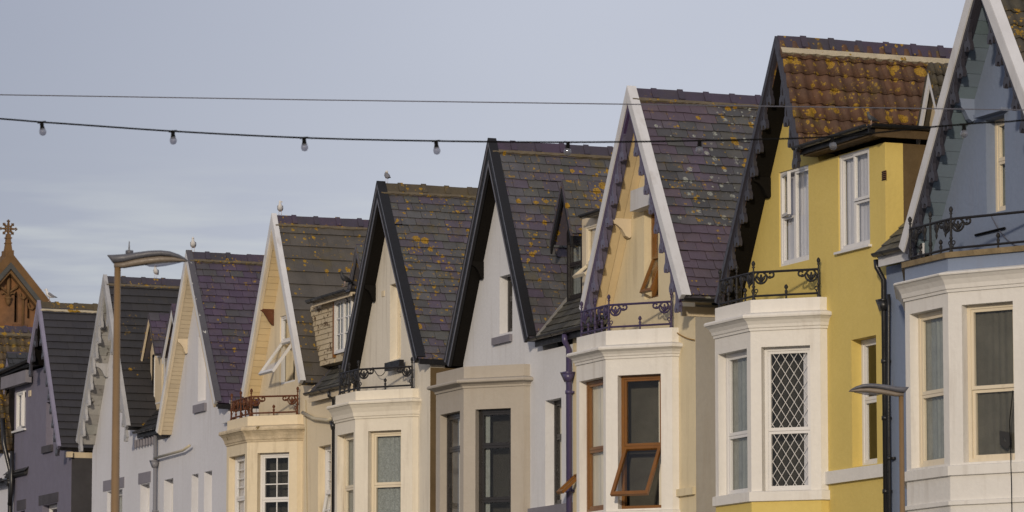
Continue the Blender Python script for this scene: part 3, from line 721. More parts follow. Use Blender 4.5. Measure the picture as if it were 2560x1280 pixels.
    h.bay = dict(path=path, zp=zp+(coping[0] if coping else 0), Xl=Xl, Xc=Xc, Xn=Xn, Xf=Xf, p=p, ret=ret, d=d, Lc=Lc)
    return h.bay

def railing(h, mat, hgt=.36, broken=False):
    b = h.bay; root = h.root; z = b['zp']; ins = .065; p = b['p']
    path = [(b['Xf']+ins, -b['ret']+.02), (b['Xl']+ins*.5, -p+ins), (b['Xc']-ins*.5, -p+ins), (b['Xn']-ins, -b['ret']+.02)]
    rl = MB()
    zt, zb = z+hgt, z+.055
    jit = (lambda: rnd.uniform(-.012, .012)) if broken else (lambda: 0)
    for zz, r in ((zt, .017), (zb, .015)):
        rl.tube([(x, y, zz+jit()) for x, y in path], r, 6)
    ro = rl.build('balcony_railing', mat, root)
    # shared fan scroll, drawn in a local x (along rail) / y (down) frame
    def arc(cx, cy, r, a0, a1, n=10): return [(cx+r*math.cos(R(a0+(a1-a0)*i/n)), cy+r*math.sin(R(a0+(a1-a0)*i/n)), 0) for i in range(n+1)]
    sm = MB()
    sm.tube(arc(.085, -.055, .068, 190, 370), .0115, 5)
    sm.tube([(.015, -.085, 0), (.03, -.045, 0), (.055, -.008, 0)], .0115, 5); sm.tube([(.153, -.050, 0), (.14, -.03, 0), (.115, -.008, 0)], .0115, 5)
    for a in (-34, 0, 34):
        t = R(a); c, s = math.sin(t), math.cos(t)
        sm.tube([(.085, -.112, 0), (.085+c*.05, -.112+s*.05, 0), (.085+c*.088, -.112+s*.088, 0)], [.009, .018, .008], 5)
    sm.tube([(.062, -.118, 0), (.085, -.105, 0), (.108, -.118, 0)], .010, 5)
    sm.tube(arc(.205, -.036, .026, 200, 520), .0115, 5); sm.tube([(.15, -.045, 0), (.175, -.065, 0), (.20, -.066, 0)], .0115, 5)
    smesh = sm.mesh('iron_scroll', mat, True)
    pm_ = MB().lathe([(.020, 0), (.028, .01), (.016, .04), (.015, .16), (.026, .175), (.016, .19), (.015, hgt-.03), (.018, hgt-.01), (.012, hgt+.012), (.010, hgt+.05), (.022, hgt+.065),
                      (.012, hgt+.075), (.020, hgt+.090), (.026, hgt+.112), (.018, hgt+.135), (.004, hgt+.150)], 7).mesh('railing_post', mat, True)
    dm = MB().lathe([(.016, 0), (.011, .03), (.014, .07), (.022, .105), (.012, .112), (.010, .125), (.024, .142), (.026, .158), (.016, .178), (.003, .19)], 7).mesh('railing_spindle', mat, True)
    # small openwork foot scroll
    fm = MB(); fm.tube(arc(.03, .10, .018, 0, 360), .006, 5); fm.tube([(.0, .02, 0), (.02, .05, 0), (.03, .08, 0)], .007, 5)
    fmesh = fm.mesh('iron_scroll', mat, True)
    for i, (a, c) in enumerate(zip(path[:-1], path[1:])):
        A_, C_ = Vector(a), Vector(c); dv = (C_-A_); L = dv.length; dv.normalize()
        for P, sgn, k in ((A_, 1, 0), (C_, -1, 1)):
            for me, zz in ((smesh, zt), (fmesh, z)):
                if broken and rnd.random() < .15: continue
                M = Matrix(((dv.x*sgn, 0, dv.y, P.x), (dv.y*sgn, 0, -dv.x, P.y), (0, 1, 0, zz), (0, 0, 0, 1)))
                sc_ = 1.2
                link('iron_scroll', me, ro, M @ Matrix.Diagonal((sc_, sc_, 1, 1)))
        link('railing_spindle', dm, ro, Matrix.Translation((*((A_+C_)/2), z)))
        if i == 1:
            link('railing_post', pm_, ro, Matrix.Translation((*((A_+C_)/2), z)))
            for u in (.25, .75):
                link('railing_spindle', dm, ro, Matrix.Translation((*(A_.lerp(C_, u)), z)))
            # leaf pendants close together under the front rail
            lm = MB(); lm.lathe([(.004, -.20), (.026, -.16), (.018, -.13), (.045, -.08), (.052, -.04), (.020, 0)], 6, Matrix.Diagonal((1, .5, 1, 1)))
            lme = lm.mesh('leaf_pendant', mat, True)
            for u in (.13, .35, .65, .87): link('leaf_pendant', lme, ro, Matrix.Translation((*(A_.lerp(C_, u)), zt)))
    for q in path: link('railing_post', pm_, ro, Matrix.Translation((q[0], q[1], z)) @ Matrix.Rotation(R(rnd.gauss(0, 1.5 if broken else .3)), 4, 'X'))
    return ro

def gutter(root, pts, mat, r=.055, fascia=None, name='gutter'):
    """half-round gutter along 3D points; hung on an optional fascia board behind."""
    pts = [Vector(p) for p in pts]; mb = MB(); n = 7; vs = []
    for i, p in enumerate(pts):
        d = (pts[min(i+1, len(pts)-1)]-pts[max(i-1, 0)]).normalized(); s = d.cross(Vector((0, 0, 1))).normalized()
        for k in range(n+1):
            a = math.pi*k/n; vs.append(tuple(p+s*math.cos(a)*r-Vector((0, 0, 1))*math.sin(a)*r*.95))
        for k in range(n, -1, -1):
            a = math.pi*k/n; vs.append(tuple(p+s*math.cos(a)*(r-.008)-Vector((0, 0, 1))*math.sin(a)*(r-.008)*.95))
    m = 2*(n+1)
    fs = [(i*m+j, (i+1)*m+j, (i+1)*m+(j+1) % m, i*m+(j+1) % m) for i in range(len(pts)-1) for j in range(m)]+[tuple(range(m)), tuple(range(len(pts)*m-1, (len(pts)-1)*m-1, -1))]
    mb.add(vs, fs)
    L = (pts[-1]-pts[0]).length; k = 0.25
    while k < L:
        p = pts[0].lerp(pts[-1], k/L); d = (pts[-1]-pts[0]).normalized(); s = d.cross(Vector((0, 0, 1))).normalized()
        for a in range(6):
            a0, a1 = math.pi*a/6, math.pi*(a+1)/6
            P = [p+s*math.cos(q)*rr-Vector((0, 0, 1))*math.sin(q)*rr for q in (a0, a1) for rr in (r+.004, r-.001)]
            mb.add([tuple(x-d*.015) for x in P]+[tuple(x+d*.015) for x in P], [(0, 2, 6, 4), (0, 4, 5, 1), (2, 3, 7, 6), (0, 1, 3, 2), (4, 6, 7, 5)])
        k += .55
    o = mb.build(name, mat, root)
    if fascia:
        fb = MB(); m_, hgt, back = fascia
        for a, b in zip(pts[:-1], pts[1:]):
            d = (b-a).normalized(); s = Vector((0, 0, 1)).cross(d).normalized()       # towards the house
            if back: s = s*back
            P = [a+s*(r+.004), b+s*(r+.004), b+s*(r+.030), a+s*(r+.030)]
            fb.add([(p.x, p.y, p.z-hgt) for p in P]+[(p.x, p.y, p.z+.004) for p in P], [(0, 1, 2, 3), (7, 6, 5, 4), (0, 4, 5, 1), (1, 5, 6, 2), (2, 6, 7, 3), (3, 7, 4, 0)])
        fb.build('fascia_board', m_, root)
    return o
def downpipe(root, pts, mat, r=.036, hopper=None, collars=()):
    mb = MB(); mb.tube(pts, r, 10)
    for z in collars:
        x, y = pts[-1][0], pts[-1][1]; mb.tube([(x, y, z), (x, y, z+.05)], r*1.3, 10); mb.box(x-.06, x+.06, y+.02, y+.06, z+.01, z+.04)
    if hopper is not None:
        x, y, z = hopper; q = r
        for a, b, h0, h1 in ((q*1.2, q*2.1, z-.13, z-.02), (q*2.1, q*2.3, z-.02, z+.01)):
            mb.add([(x-a, y-a, h0), (x+a, y-a, h0), (x+a, y+a*.6, h0), (x-a, y+a*.6, h0), (x-b, y-b, h1), (x+b, y-b, h1), (x+b, y+b*.6, h1), (x-b, y+b*.6, h1)],
                   [(0, 3, 2, 1), (4, 5, 6, 7), (0, 1, 5, 4), (1, 2, 6, 5), (2, 3, 7, 6), (3, 0, 4, 7)])
    return mb.build('downpipe', mat, root, True)

def leanroof(root, Xa, Xb, zg, mat, hl, hr, yg=-.15, length=2.2, kind='slate', ex=.16, tw=.25, valley=LEAD, pitch=45, skip=None, zmin=None):
    """street-facing slope between two gables; hl is the gable at the far end, hr at the near end."""
    t = R(pitch); O = Vector((0, yg+length*math.cos(t), zg+length*math.sin(t))); d = Vector((0, -math.cos(t), -math.sin(t)))
    sl_ = lambda h, side: (h.Xa-h.Xl)/(h.Za-h.Zl) if side == 'l' else (h.Xr-h.Xa)/(h.Za-h.Zr)
    zs = lambda s: O.z+d.z*s
    xa = (lambda s: hl.Xa+(hl.Za-zs(s))*sl_(hl, 'r')-.10) if hl else Xa
    xb = (lambda s: hr.Xa-(hr.Za-zs(s))*sl_(hr, 'l')+.10) if hr else Xb
    top = MB(); a0, b0 = (xa(0) if callable(xa) else xa), (xb(0) if callable(xb) else xb); a1, b1 = (xa(length) if callable(xa) else xa), (xb(length) if callable(xb) else xb)
    n = Vector((0, -math.sin(t), math.cos(t)))
    P = [Vector((a0, O.y, O.z)), Vector((b0, O.y, O.z)), Vector((b1, yg, zg)), Vector((a1, yg, zg))]
    top.add([tuple(p-n*.02) for p in P]+[tuple(p-n*.08) for p in P], [(0, 1, 2, 3), (7, 6, 5, 4), (0, 4, 5, 1), (1, 5, 6, 2), (2, 6, 7, 3), (3, 7, 4, 0)])
    ob = top.build('eaves_roof', mat, root)
    lay(ob, O-n*.018, d, (1, 0, 0), length, xa, xb, ex, tw, kind, mat, jit=.8, skip=skip)
    if valley and hl:
        k = sl_(hl, 'r'); vb = MB(); pts = []
        for s in (length+.02, length*.35):
            z = zs(s); x = hl.Xa+(hl.Za-z)*k; pts.append(Vector((x, yg+(length-s)*math.cos(t), z)))
        w = Vector((1, 0, 0)); up_ = n*.022
        P = [pts[0]-w*.04, pts[0]+w*.08, pts[1]+w*.08, pts[1]-w*.04]
        vb.add([tuple(p+up_) for p in P]+[tuple(p-up_) for p in P], [(0, 1, 2, 3), (7, 6, 5, 4), (0, 4, 5, 1), (1, 5, 6, 2), (2, 6, 7, 3), (3, 7, 4, 0)])
        vb.build('lead_valley', valley, root)
    return ob

def gablet(root, apex, fl, fr, Y, zbase, trim, cheek, roofm, frame_m, win=None, length=1.6, bw=.07, fillm=None, ov=.18, inner=None, cells=None, tiles='slate', roof_cut=0, curtain=None, fascia=None):
    """small gabled dormer: apex and feet are pixels in the plane of its bargeboards."""
    Xa, Za = U(*apex, Y); Xl, Zl = U(*fl, Y)
    if fr: Xr, Zr = U(*fr, Y)
    else: Xr, Zr = 2*Xa-Xl, Zl
    A = Vector((Xa, 0, Za)); mb = MB()
    for X, Z_ in ((Xl, Zl), (Xr, Zr)):
        d = Vector((X-Xa, 0, Z_-Za)); L = d.length; d.normalize(); v = bw/abs(d.x)
        P = [(Xa, Za), (X, Z_), (X+(0), Z_-v*.9), (Xa, Za-v)]
        if X < Xa: P = P[::-1]
        MB().add([(x, Y, z) for x, z in P]+[(x, Y+.03, z) for x, z in P], [(0, 1, 2, 3), (7, 6, 5, 4), (0, 4, 5, 1), (1, 5, 6, 2), (2, 6, 7, 3), (3, 7, 4, 0)]).build('dormer_bargeboard', trim, root)
    # roof slabs
    body = MB()
    for X, Z_, sg in ((Xl, Zl, -1), (Xr, Zr, 1)):
        P = [(Xa, Za+.012), (X+sg*.01, Z_+.012), (X, Z_-.035), (Xa, Za-.05)]
        body.add([(x, Y-.012, z) for x, z in P]+[(x, Y+length, z) for x, z in P], [(0, 1, 2, 3), (7, 6, 5, 4), (0, 4, 5, 1), (1, 5, 6, 2), (2, 6, 7, 3), (3, 7, 4, 0)])
    rf = body.build('dormer_roof', roofm, root)
    d = Vector((Xr-Xa, 0, Zr-Za)); L = d.length
    if tiles: lay(rf, (Xa, Y, Za+.012), d, (0, 1, 0), L, -.005, min(length, 1.1), .15, .2, tiles, roofm)
    me = ridge_mesh(RDG, .3, math.atan2(Za-Zr, Xr-Xa))
    for i in range(int(length/.3)): link('ridge_tile', me, rf, Matrix.Translation((Xa, Y+.3*i, Za+.02)) @ Matrix.Diagonal((.6, 1, .6, 1)))
    # front wall of the dormer and its cheeks
    yb = Y+ov; a, b = Xl+.10, Xr-.10
    zt = max(Zl, Zr)-.02
    g = MB(frame(0, yb, 0))
    hole = []
    if win:
        wx0 = U(win[0], win[2], yb)[0]; wx1 = U(win[1], win[2], yb)[0]; wz1 = U(win[0], win[2], yb)[1]; wz0 = U(win[0], win[3], yb)[1]
        wx1 = min(wx1, b-.03); wx0 = max(wx0, a+.02); hole = [rect(wx0, wz0, wx1, wz1)]
    slope = (Za-Zl)/(Xa-Xl)
    g.shape([[(a, zbase), (b, zbase), (b, zt), (b, Za-.06-(b-Xa)*(Za-Zr)/(Xr-Xa)), (Xa, Za-.06), (a, Za-.06-(Xa-a)*slope), (a, zt)]]+hole, -.06, 0)
    g.build('dormer_front', fillm or cheek, root)
    MB().box(b-.05, b-.001, yb+.061, yb+length-ov-.2, zbase, zt+.03).box(a+.001, a+.05, yb+.061, yb+length-ov-.2, zbase, zt+.03).build('dormer_cheek', cheek, root)
    if win: window(root, frame(0, yb, 0), wx0, wx1, wz0, wz1, frame_m, cells or TWO(.6), set_=.0, fw=.035, sw=.03, name='dormer_window', curtain=curtain)
    return Xa, Za

def spec(px, Y=0.0):
    l, r, t, b = px; x0, z1 = U(l, t, Y); x1 = U(r, t, Y)[0]; z0 = U(l, b, Y)[1]; return x0, z0, x1, z1
HG = 'gabled terrace houses along the street'
def start(name, label, apex, ov=.35):
    global OV
    OV = ov; h = House(); h.ov = ov; X = U(*apex, -OV)[0]
    h.root = thing(name, label, 'house', (X, 0, 0), HG); return h

# ================================================================== the row, near to far
# ---- J: blue house
J = start('terrace_house', 'tall slate blue gabled house with white bay and black fretted gable at the right edge', (2443, -84))
gable(J, J.root, (2443, -84), (2252, 620), None, 'roman', TL_J, .215, .36, 1.6, verge=.135)
JX0 = U(2216, 700)[0]; JX1 = J.Xr+.1
jw = spec((2464, 2511, 300, 537))
facade(J, JX0, JX1, W_BLUE, [jw], zeave=7.8)
sidewalls(J, JX0, JX1, W_BLUE)
barge(J, TRIMN, cap=TRIMW, capw=.115, fw=.16, flange=.13, flangem=TRIMW, fret=TRIMN, soff=SOFB, boards=SOFB, boardw=.17, margin=.06, bracket=W_BLUE, brk_s=.44)
window(J.root, frame(0, 0, 0), *[jw[i] for i in (0, 2, 1, 3)], PVCC, TWO(.56), set_=.12, curtain=NETD)
MB().box(jw[0]-.12, jw[2]+.1, -.10, -.001, jw[3]+.03, jw[3]+.07).build('window_hood', W_BLUE, J.root)
bay(J, 2262, 2370, 2640, 740, 645, (684, 690), 725, (2274, 2356.5, 786, 1171), (2404, 2532, 762, 1158), W_OFF, sil=[(1164, 1192, .035), (1252, 1266, .03)],
    pm=W_BLUE, coping=(.065, STONE), fmat=PVCC, cellsf=TWO(.47), cellsc=[(0, .46, 1, 1, {}), (0, 0, 1, .46, {'proud': -.02})], curtf=NETD, cff=(0, .6), curtc=material('cloud_reflection_sheet', (.105, .10, .082), .95, .6, 3, bump=.3))  # curtain sheet coloured to stand in for cloud reflected in the cant glass
railing(J, IRONK, .40)
jb = J.bay
MB(frame(jb['Xc'], -jb['p'], 0, jb['d'].x, jb['d'].y)).shape([[(0, 0), (.14, -.03), (.16, -.16), (.10, -.22), (.0, -.16)], [(.045, -.06), (.06, -.12), (.09, -.14), (.08, -.10)]], 0, .004,
    Matrix.Translation((UP(2487, 1075, (jb['Xc'], -jb['p']), jb['d'])[0], UP(2487, 1075, (jb['Xc'], -jb['p']), jb['d'])[1], -.10))).build('window_sticker', PAPER, J.root)

# ---- I: yellow house
I = start('terrace_house', 'bright yellow gabled house with red brown pantile roof and white diamond leaded bay window', (1940, 97), ov=0.30)
IX1 = JX0-.004; zd = U(2225, 352)[1]
gable(I, I.root, (1940, 97), (1790, 755), (1996, 372), 'roman', TL_I, .225, .36, 2.1, mort=MORT)
IX0 = I.Xl+.12
w1 = spec((1947, 2021, 432, 668)); w2 = spec((2095, 2173, 389, 631)); w3 = spec((2128, 2190, 850, 1168))
facade(I, IX0, IX1, W_YEL, [w1, w2, w3], zeave=7.9, extra=(zd, IX1))
sidewalls(I, IX0, IX1, W_YEL)
MB().box(IX1-.248, IX1-.001, .2505, 3.2, 7.9, zd-.002).build('dormer_cheek', W_BROWN, I.root)
barge(I, TRIMN, cap=TRIMN, capw=.05, fw=.085, fret=TRIMN, soff=SOFK, margin=None, bracket=SOFK, brk_s=.50, edge=None)
casement = [(0, .52, .46, 1, {'open': ('left', 13)}), (0, 0, .46, .52, {}), (.46, 0, 1, 1, {})]
window(I.root, frame(0, 0, 0), w1[0], w1[2], w1[1], w1[3], PVC, casement, set_=.02, curtain=NET, fw=.035, sw=.03)
window(I.root, frame(0, 0, 0), w2[0], w2[2], w2[1], w2[3], PVC, [(0, 0, .46, 1, {}), (.46, .48, 1, 1, {'proud': .02}), (.46, 0, 1, .48, {})], set_=.02, curtain=NET, fw=.035, sw=.03, sill=.03)
window(I.root, frame(0, 0, 0), w3[0], w3[2], w3[1], w3[3], PVC, TWO(.52), set_=.14, curtain=CURTB, cfrac=(.45, 1))
MB().box(U(2068, 1182)[0], IX1-.002, -.05, -.002, U(2140, 1202)[1], U(2140, 1170)[1]).build('sill_band', W_OFF, I.root)
vx0, vz0, vx1, vz1 = spec((2206, 2216, 428, 452)); vb = MB().box(vx0, vx1, -.006, -.001, vz0, vz1)
vo = vb.build('air_vent', WOODB, I.root)
for i in range(5): MB().box(vx0, vx1, -.012, -.0065, vz0+(vz1-vz0)*(i+.15)/5, vz0+(vz1-vz0)*(i+.6)/5).build('louvre', SOFK, vo)
# flat dormer roof and its black gutter
gx0, gz = U(1986, 368, -.28); gx1, gz1 = U(2172, 313, -.28)
gz = (gz+gz1)/2
MB().box(gx0+.05, gx1+.04, -.22, 3.2, gz-.03, gz+.02).build('dormer_flat_roof', TRIMK, I.root)
gutter(I.root, [(gx0, -.28, gz-.0), (gx1, -.28, gz+.01)], PIPEK, .05, (TRIMK, .10, None))
gutter(I.root, [(gx1+.05, -.28, gz+.01), (gx1+.05, 2.6, gz+.03)], PIPEK, .05, (TRIMK, .10, None))
MB().box(gx0+.07, gx1-.02, -.195, -.002, gz-.12, gz-.032).build('dormer_soffit', material('rotten_brown_soffit', (.10, .065, .03), .85, .8, 5, bump=.4), I.root)
MB().box(gx1-.019, gx1+.02, -.195, 2.6, gz-.14, gz-.032).build('dormer_soffit', MATS['rotten_brown_soffit'], I.root)
bay(I, 1787, 1876, 2068, 820, 750, (788, 797), 822, (1795, 1867, 886, 1246), (1903, 2025, 868, 1230), W_OFF, sil=[(1229, 1256, .04)], below=(1255, W_YEL),
    cellsf=TWO(.42), cellsc=[(0, .42, 1, 1, {'lattice': .118}), (0, 0, 1, .42, {'lattice': .118})], curtf=NETD, cff=(0, .55), curtc=NET, cfc=(.80, .98))
railing(I, IRONK, .36)
pipx = U(2213, 900, -.06)[0]
zt_ = U(2188, 640, -.2)[1]
downpipe(I.root, [(U(2190, 650, -.16)[0], -.16, U(2190, 650, -.16)[1]), (U(2192, 668, -.16)[0], -.16, U(2192, 668, -.16)[1]), (pipx, -.07, U(2208, 700, -.07)[1]), (pipx, -.07, .15)], PIPEK, .034,
         hopper=(pipx, -.07, U(2213, 750, -.07)[1]), collars=[2.2, 4.0, 5.0, 5.9, 6.6])
downpipe(I.root, [(pipx+.13, -.07, U(2225, 735, -.07)[1]), (pipx+.13, -.07, U(2225, 775, -.07)[1]), (pipx+.10, -.07, 6.4), (pipx+.10, -.07, .15)], PIPEK, .022, collars=[3.0, 5.4])

# small slope between I and J, with white fascia
zg = U(2188, 636, -.20)[1]
leanroof(J.root, U(2186, 636, -.2)[0], J.Xa, zg, SL_L, None, J, yg=-.20, length=1.6, valley=None)
gutter(J.root, [(U(2186, 640, -.24)[0], -.24, zg-.0), (J.Xl+.25, -.24, zg)], PIPEK, .05, (TRIMW, .16, None))
# J's gabled dormer seen over the flat roof
gablet(J.root, (2321, 165), (2290, 345), (2352, 305), .55, 7.9, TRIMW, TRIMC, TL_J, PVC, fillm=TRIMC, length=2.2, bw=.085, ov=.14, tiles='roman')

# ---- H: custard house with purple trim
H = start('terrace_house', 'custard cream gabled house with purple bargeboards, purple balcony and varnished brown windows', (1570, 223), ov=0.40)
hp = lambda s, x: SL_HP if (s > 2.15 and x < 2.2) or (s < .32 and x < .6) else (SL_HP if x < -.1 and rnd.random() < .5 else None)
gable(H, H.root, (1570, 223), (1452, 773), (1706, 739), 'slate', SL_H, .150, .255, 2.3, matfn=hp)
HX0 = U(1432, 900)[0]; HX1 = U(1738, 900)[0]
hw = spec((1610, 1645, 528, 750))
facade(H, HX0, HX1, W_HCREAM, [hw, spec((1404, 1440, 1130, 1240))] if False else [hw], zeave=7.82)
sidewalls(H, HX0, HX1, W_HCREAM, near=W_SIDE)
barge(H, TRIMP, cap=TRIMW, capw=.085, fw=.15, flange=.12, flangem=TRIMW, fret=TRIMPL, soff=SOFC, boards=SOFC, margin=.10, bracket=TRIMC, brk_s=.56, long=True)
window(H.root, frame(0, 0, 0), hw[0], hw[2], hw[1], hw[3], WOODB, [(0, .48, 1, 1, {}), (0, 0, 1, .48, {'open': ('top', 22)})], set_=.11, curtain=CURT, fw=.05)
hx, hz = U(1600, 528); MB(frame(0, 0, 0)).shape([[(hw[0]-.12, hw[3]+.0), (hw[2]+.1, hw[3]+.02), (hw[2]+.1, hw[3]+.30), (hw[0]-.10, hw[3]+.29)]], .001, .16).build('window_hood', TRIMW, H.root)
bay(H, 1441, 1514, 1697, 900, 827, (868, 876), 893, (1448, 1508, 957, 1282), (1544, 1652, 936, 1274), W_OFF, sil=[(1278, 1300, .03)], fmat=WOODB,
    cellsf=TWO(.47), cellsc=[(0, .47, 1, 1, {'sw': .03}), (0, 0, 1, .47, {'open': ('top', 33), 'sw': .045})], curtf=CURT, curtc=CURT, cfc=(.86, 1), liner=material('olive_reflection_liner', (.075, .07, .055), .95, .6, 3, bump=.3))  # added liner toned olive to stand in for reflections in the cant glass
railing(H, IRONP, .36)
zf = H.Zr
gutter(H.root, [(H.Xr-.02, -OV+.02, zf-.03), (H.Xr-.02, 4, zf-.03)], PIPEK, .045, None)
MB().box(HX1+.0, HX1+.02, -.20, 4, zf-.22, zf-.09).build('fascia_board', TRIMC, H.root)
MB().box(H.Xr-.5, HX1-.002, -.20, -.002, zf-.22, zf-.09).build('fascia_board', TRIMC, H.root)
MB().box(U(1697, 1230)[0], HX1-.004, -.05, -.002, U(1710, 1240)[1], U(1710, 1222)[1]).build('string_course', W_HCREAM, H.root)
px = U(1422, 900, -.07)[0]
downpipe(H.root, [(U(1412, 833, -.15)[0], -.15, U(1412, 836, -.15)[1]), (U(1412, 850, -.15)[0], -.15, U(1412, 853, -.15)[1]), (px, -.07, U(1424, 872, -.07)[1]), (px, -.07, .15)], PIPEP, .042,
         hopper=(px, -.07, U(1422, 932, -.07)[1]), collars=[U(1422, 985, -.07)[1], 5.6, 4.2, 2.5])
# awning sash of the window hidden behind the bay
hh = spec((1432, 1470, 1180, 1260)); hz1, hz0 = hh[3], hh[1]
window(H.root, frame(0, 0, 0), HX0+.02, HX0+.30, hz0, hz1, WOODB, [(0, 0, 1, 1, {'open': ('top', 48)})], set_=.01, fw=.03, lab='brown awning window propped open beside the purple downpipe')

# ---- G: white house with black trim
G = start('terrace_house', 'white gabled house with plain black bargeboards, taupe bay and black window frames', (1222, 354), ov=0.24)
gable(G, G.root, (1222, 354), (1113, 905), (1321, 841), 'slate', SL_G, .150, .245, 2.6)
GX0 = G.Xl+.15; GX1 = HX0-.004
gw = spec((1249, 1281, 692, 836)); gw2 = spec((1363, 1403.5, 1002, 1266))
facade(G, GX0, GX1, W_WHITE, [gw, gw2], zeave=7.75)
sidewalls(G, GX0, GX1, W_WHITE)
barge(G, TRIMK, fw=.17, flange=.12, flangem=TRIMK, soff=SOFK, edge=TRIMG, bracket=SOFK, brk_s=.52)
window(G.root, frame(0, 0, 0), gw[0], gw[2], gw[1], gw[3], BLKF, TWO(.62), set_=.13, curtain=CURT)
sb = spec((1236, 1281, 846, 864)); MB().box(sb[0], sb[2], -.05, -.001, sb[1], sb[3]).build('window_sill', LINTELG, G.root)
window(G.root, frame(0, 0, 0), gw2[0], gw2[2], gw2[1], gw2[3], BLKF, TWO(.66), set_=.14, curtain=CURT)
MB().box(U(1312, 1270)[0], GX1-.003, -.04, -.001, gw2[1]-.16, gw2[1]-.002).build('sill_band', LINTELG, G.root)
bay(G, 1090, 1159, 1325, 1000, 917, (951, 958), 966, (1100, 1150, 1037, 1420), (1188.5, 1277, 1024, 1420), W_TAUPE, fmat=BLKF,
    cellsf=[(0, .78, 1, 1, {}), (0, .12, 1, .78, {}), (0, 0, 1, .12, {})], cellsc=[(0, .78, 1, 1, {}), (0, .42, 1, .78, {}), (0, 0, 1, .42, {})], curtf=CURT, cff=(.35, 1), capm=W_TAUPE, curtc=NETD, cfc=(0, .2))
zg = U(1326, 846, -.15)[1]
leanroof(G.root, 0, 0, zg, SL_L, G, H, yg=-.12, length=2.0, tw=.24)
gutter(G.root, [(G.Xr-.05, -.17, zg-.005), (H.Xl+.12, -.17, zg-.005)], PIPEK, .05, (TRIMK, .13, None))
# black gabled dormer
gablet(G.root, (1405, 455), (1376, 606), (1428, 583), .22, zg+.35, TRIMK, TRIMK, SL_G, BLKF, win=(1418, 1456, 606, 752), length=2.4, bw=.09, ov=.22, curtain=NETD, tiles='slate')
# cream flat-topped dormer further along, half hidden
dx0, dz1 = U(1455, 552, .35); dwx0, dwz1 = U(1464, 566, .35); dwz0 = U(1464, 716, .35)[1]
MB(frame(0, .35, 0)).shape([rect(dx0, dwz0-.2, dx0+.9, dz1+.02), rect(dwx0, dwz0, dwx0+.5, dwz1)], -.06, 0).build('dormer_front', TRIMC, H.root)
window(H.root, frame(0, .35, 0), dwx0, dwx0+.5, dwz0, dwz1, PVCC, [(0, .36, 1, 1, {}), (0, 0, 1, .36, {'open': ('top', 50)})], set_=0, fw=.03, sw=.028, name='dormer_window', curtain=CURT)
MB().box(dx0, dx0+.9, .41, 2.0, dwz0-.2, dz1+.01).build('dormer_body', TRIMC, H.root)
gx, gz_ = U(1452, 540, .15)
MB().box(gx+.03, gx+1.0, .20, 2.2, gz_-.03, gz_+.03).build('dormer_flat_roof', LEAD, H.root)
gutter(H.root, [(gx, .15, gz_+.01), (gx+.9, .15, gz_+.01)], PIPEK, .045)

# ---- F: cream house with black trim
F_ = start('terrace_house', 'pale cream gabled house with black bargeboards, lichened slates and lace curtained bay', (944, 460), ov=0.24)
gable(F_, F_.root, (944, 460), (856, 923), (1043, 893), 'slate', SL_F, .150, .25, 2.3, ridge=RDGM, mort=MORTD)
FX0 = U(829, 1000)[0]; FX1 = U(1075, 1000)[0]
fw_ = spec((975, 1003, 712, 902))
facade(F_, FX0, FX1, W_CREAM2, [fw_], zeave=7.85)
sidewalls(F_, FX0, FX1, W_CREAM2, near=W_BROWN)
barge(F_, TRIMK, fw=.15, flange=.13, flangem=TRIMK, soff=SOFK, edge=TRIMG, bracket=SOFK, brk_s=.52)
window(F_.root, frame(0, 0, 0), fw_[0], fw_[2], fw_[1], fw_[3], PVCC, TWO(.62), set_=.13, curtain=NETD)
q = spec((955, 959, 728, 742)); MB().box(q[0], q[2]+.05, -.012, -.001, q[1], q[3]).build('air_vent', W_CREAM, F_.root)
q = spec((964, 1001, 908, 928), -.12); MB().box(q[0], q[2], -.14, -.06, q[1], q[3]).build('floodlight', TRIMK, F_.root)
bay(F_, 838, 888, 1046, 1050, 978, (1005, 1012), 1043, (843, 884, 1090, 1400), (920, 1003, 1077, 1400), W_CREAM2, fmat=PVCC,
    cellsf=TWO(.58), cellsc=TWO(.58), curtf=NETD, curtc=material('lace_curtain', (.36, .39, .38), .95, .6, 22, bump=.4, bscale=60, fine=.5))
railing(F_, IRONK, .35)
gutter(F_.root, [(F_.Xr-.02, -OV+.02, F_.Zr-.03), (F_.Xr-.02, 4, F_.Zr-.03)], PIPEK, .045, (TRIMK, .08, -1))
zg = U(760, 985, -.15)[1]

# ---- E: cream house
E_ = start('terrace_house', 'old cream gabled house with rusty broken balcony, white open attic window and brown tiled roof', (681, 541), ov=0.26)
gable(E_, E_.root, (681, 541), (605, 987), (753, 952), 'flat', TL_E, .262, .34, 2.5, verge=.07)
EX0 = E_.Xl+.15; EX1 = FX0-.004
ew = spec((700, 738, 792, 962)); ew2 = spec((795.5, 827, 1117, 1330))
facade(E_, EX0, EX1, W_CREAM, [ew, ew2], zeave=7.8)
sidewalls(E_, EX0, EX1, W_CREAM)
barge(E_, TRIMC, cap=TRIMW, capw=.085, fw=.17, flange=.075, flangem=TRIMW, soff=SOFC, boards=SOFC, boardw=.12, bracket=None)
A = Vector((E_.Xa, 0, E_.Za)); p = A+E_.dl*E_.Ll*.50-E_.nl*.15
M = Matrix(((0, 0, 1, p.x), (1, 0, 0, 0), (0, 1, 0, p.z), (0, 0, 0, 1)))
MB(M).shape([[(-.25, .01), (-.25, -.02), (-.19, -.05), (-.14, -.12), (-.09, -.20), (-.03, -.26), (-.004, -.27), (-.004, .01)]], -.02, .02).build('iron_bracket', IRONR, E_.root)
window(E_.root, frame(0, 0, 0), ew[0], ew[2]+.0, ew[1], ew[3], PVC, [(0, .64, 1, 1, {}), (0, 0, 1, .64, {'open': ('top', 36), 'sw': .045})], set_=.02, fw=.03, sw=.03, name='window')
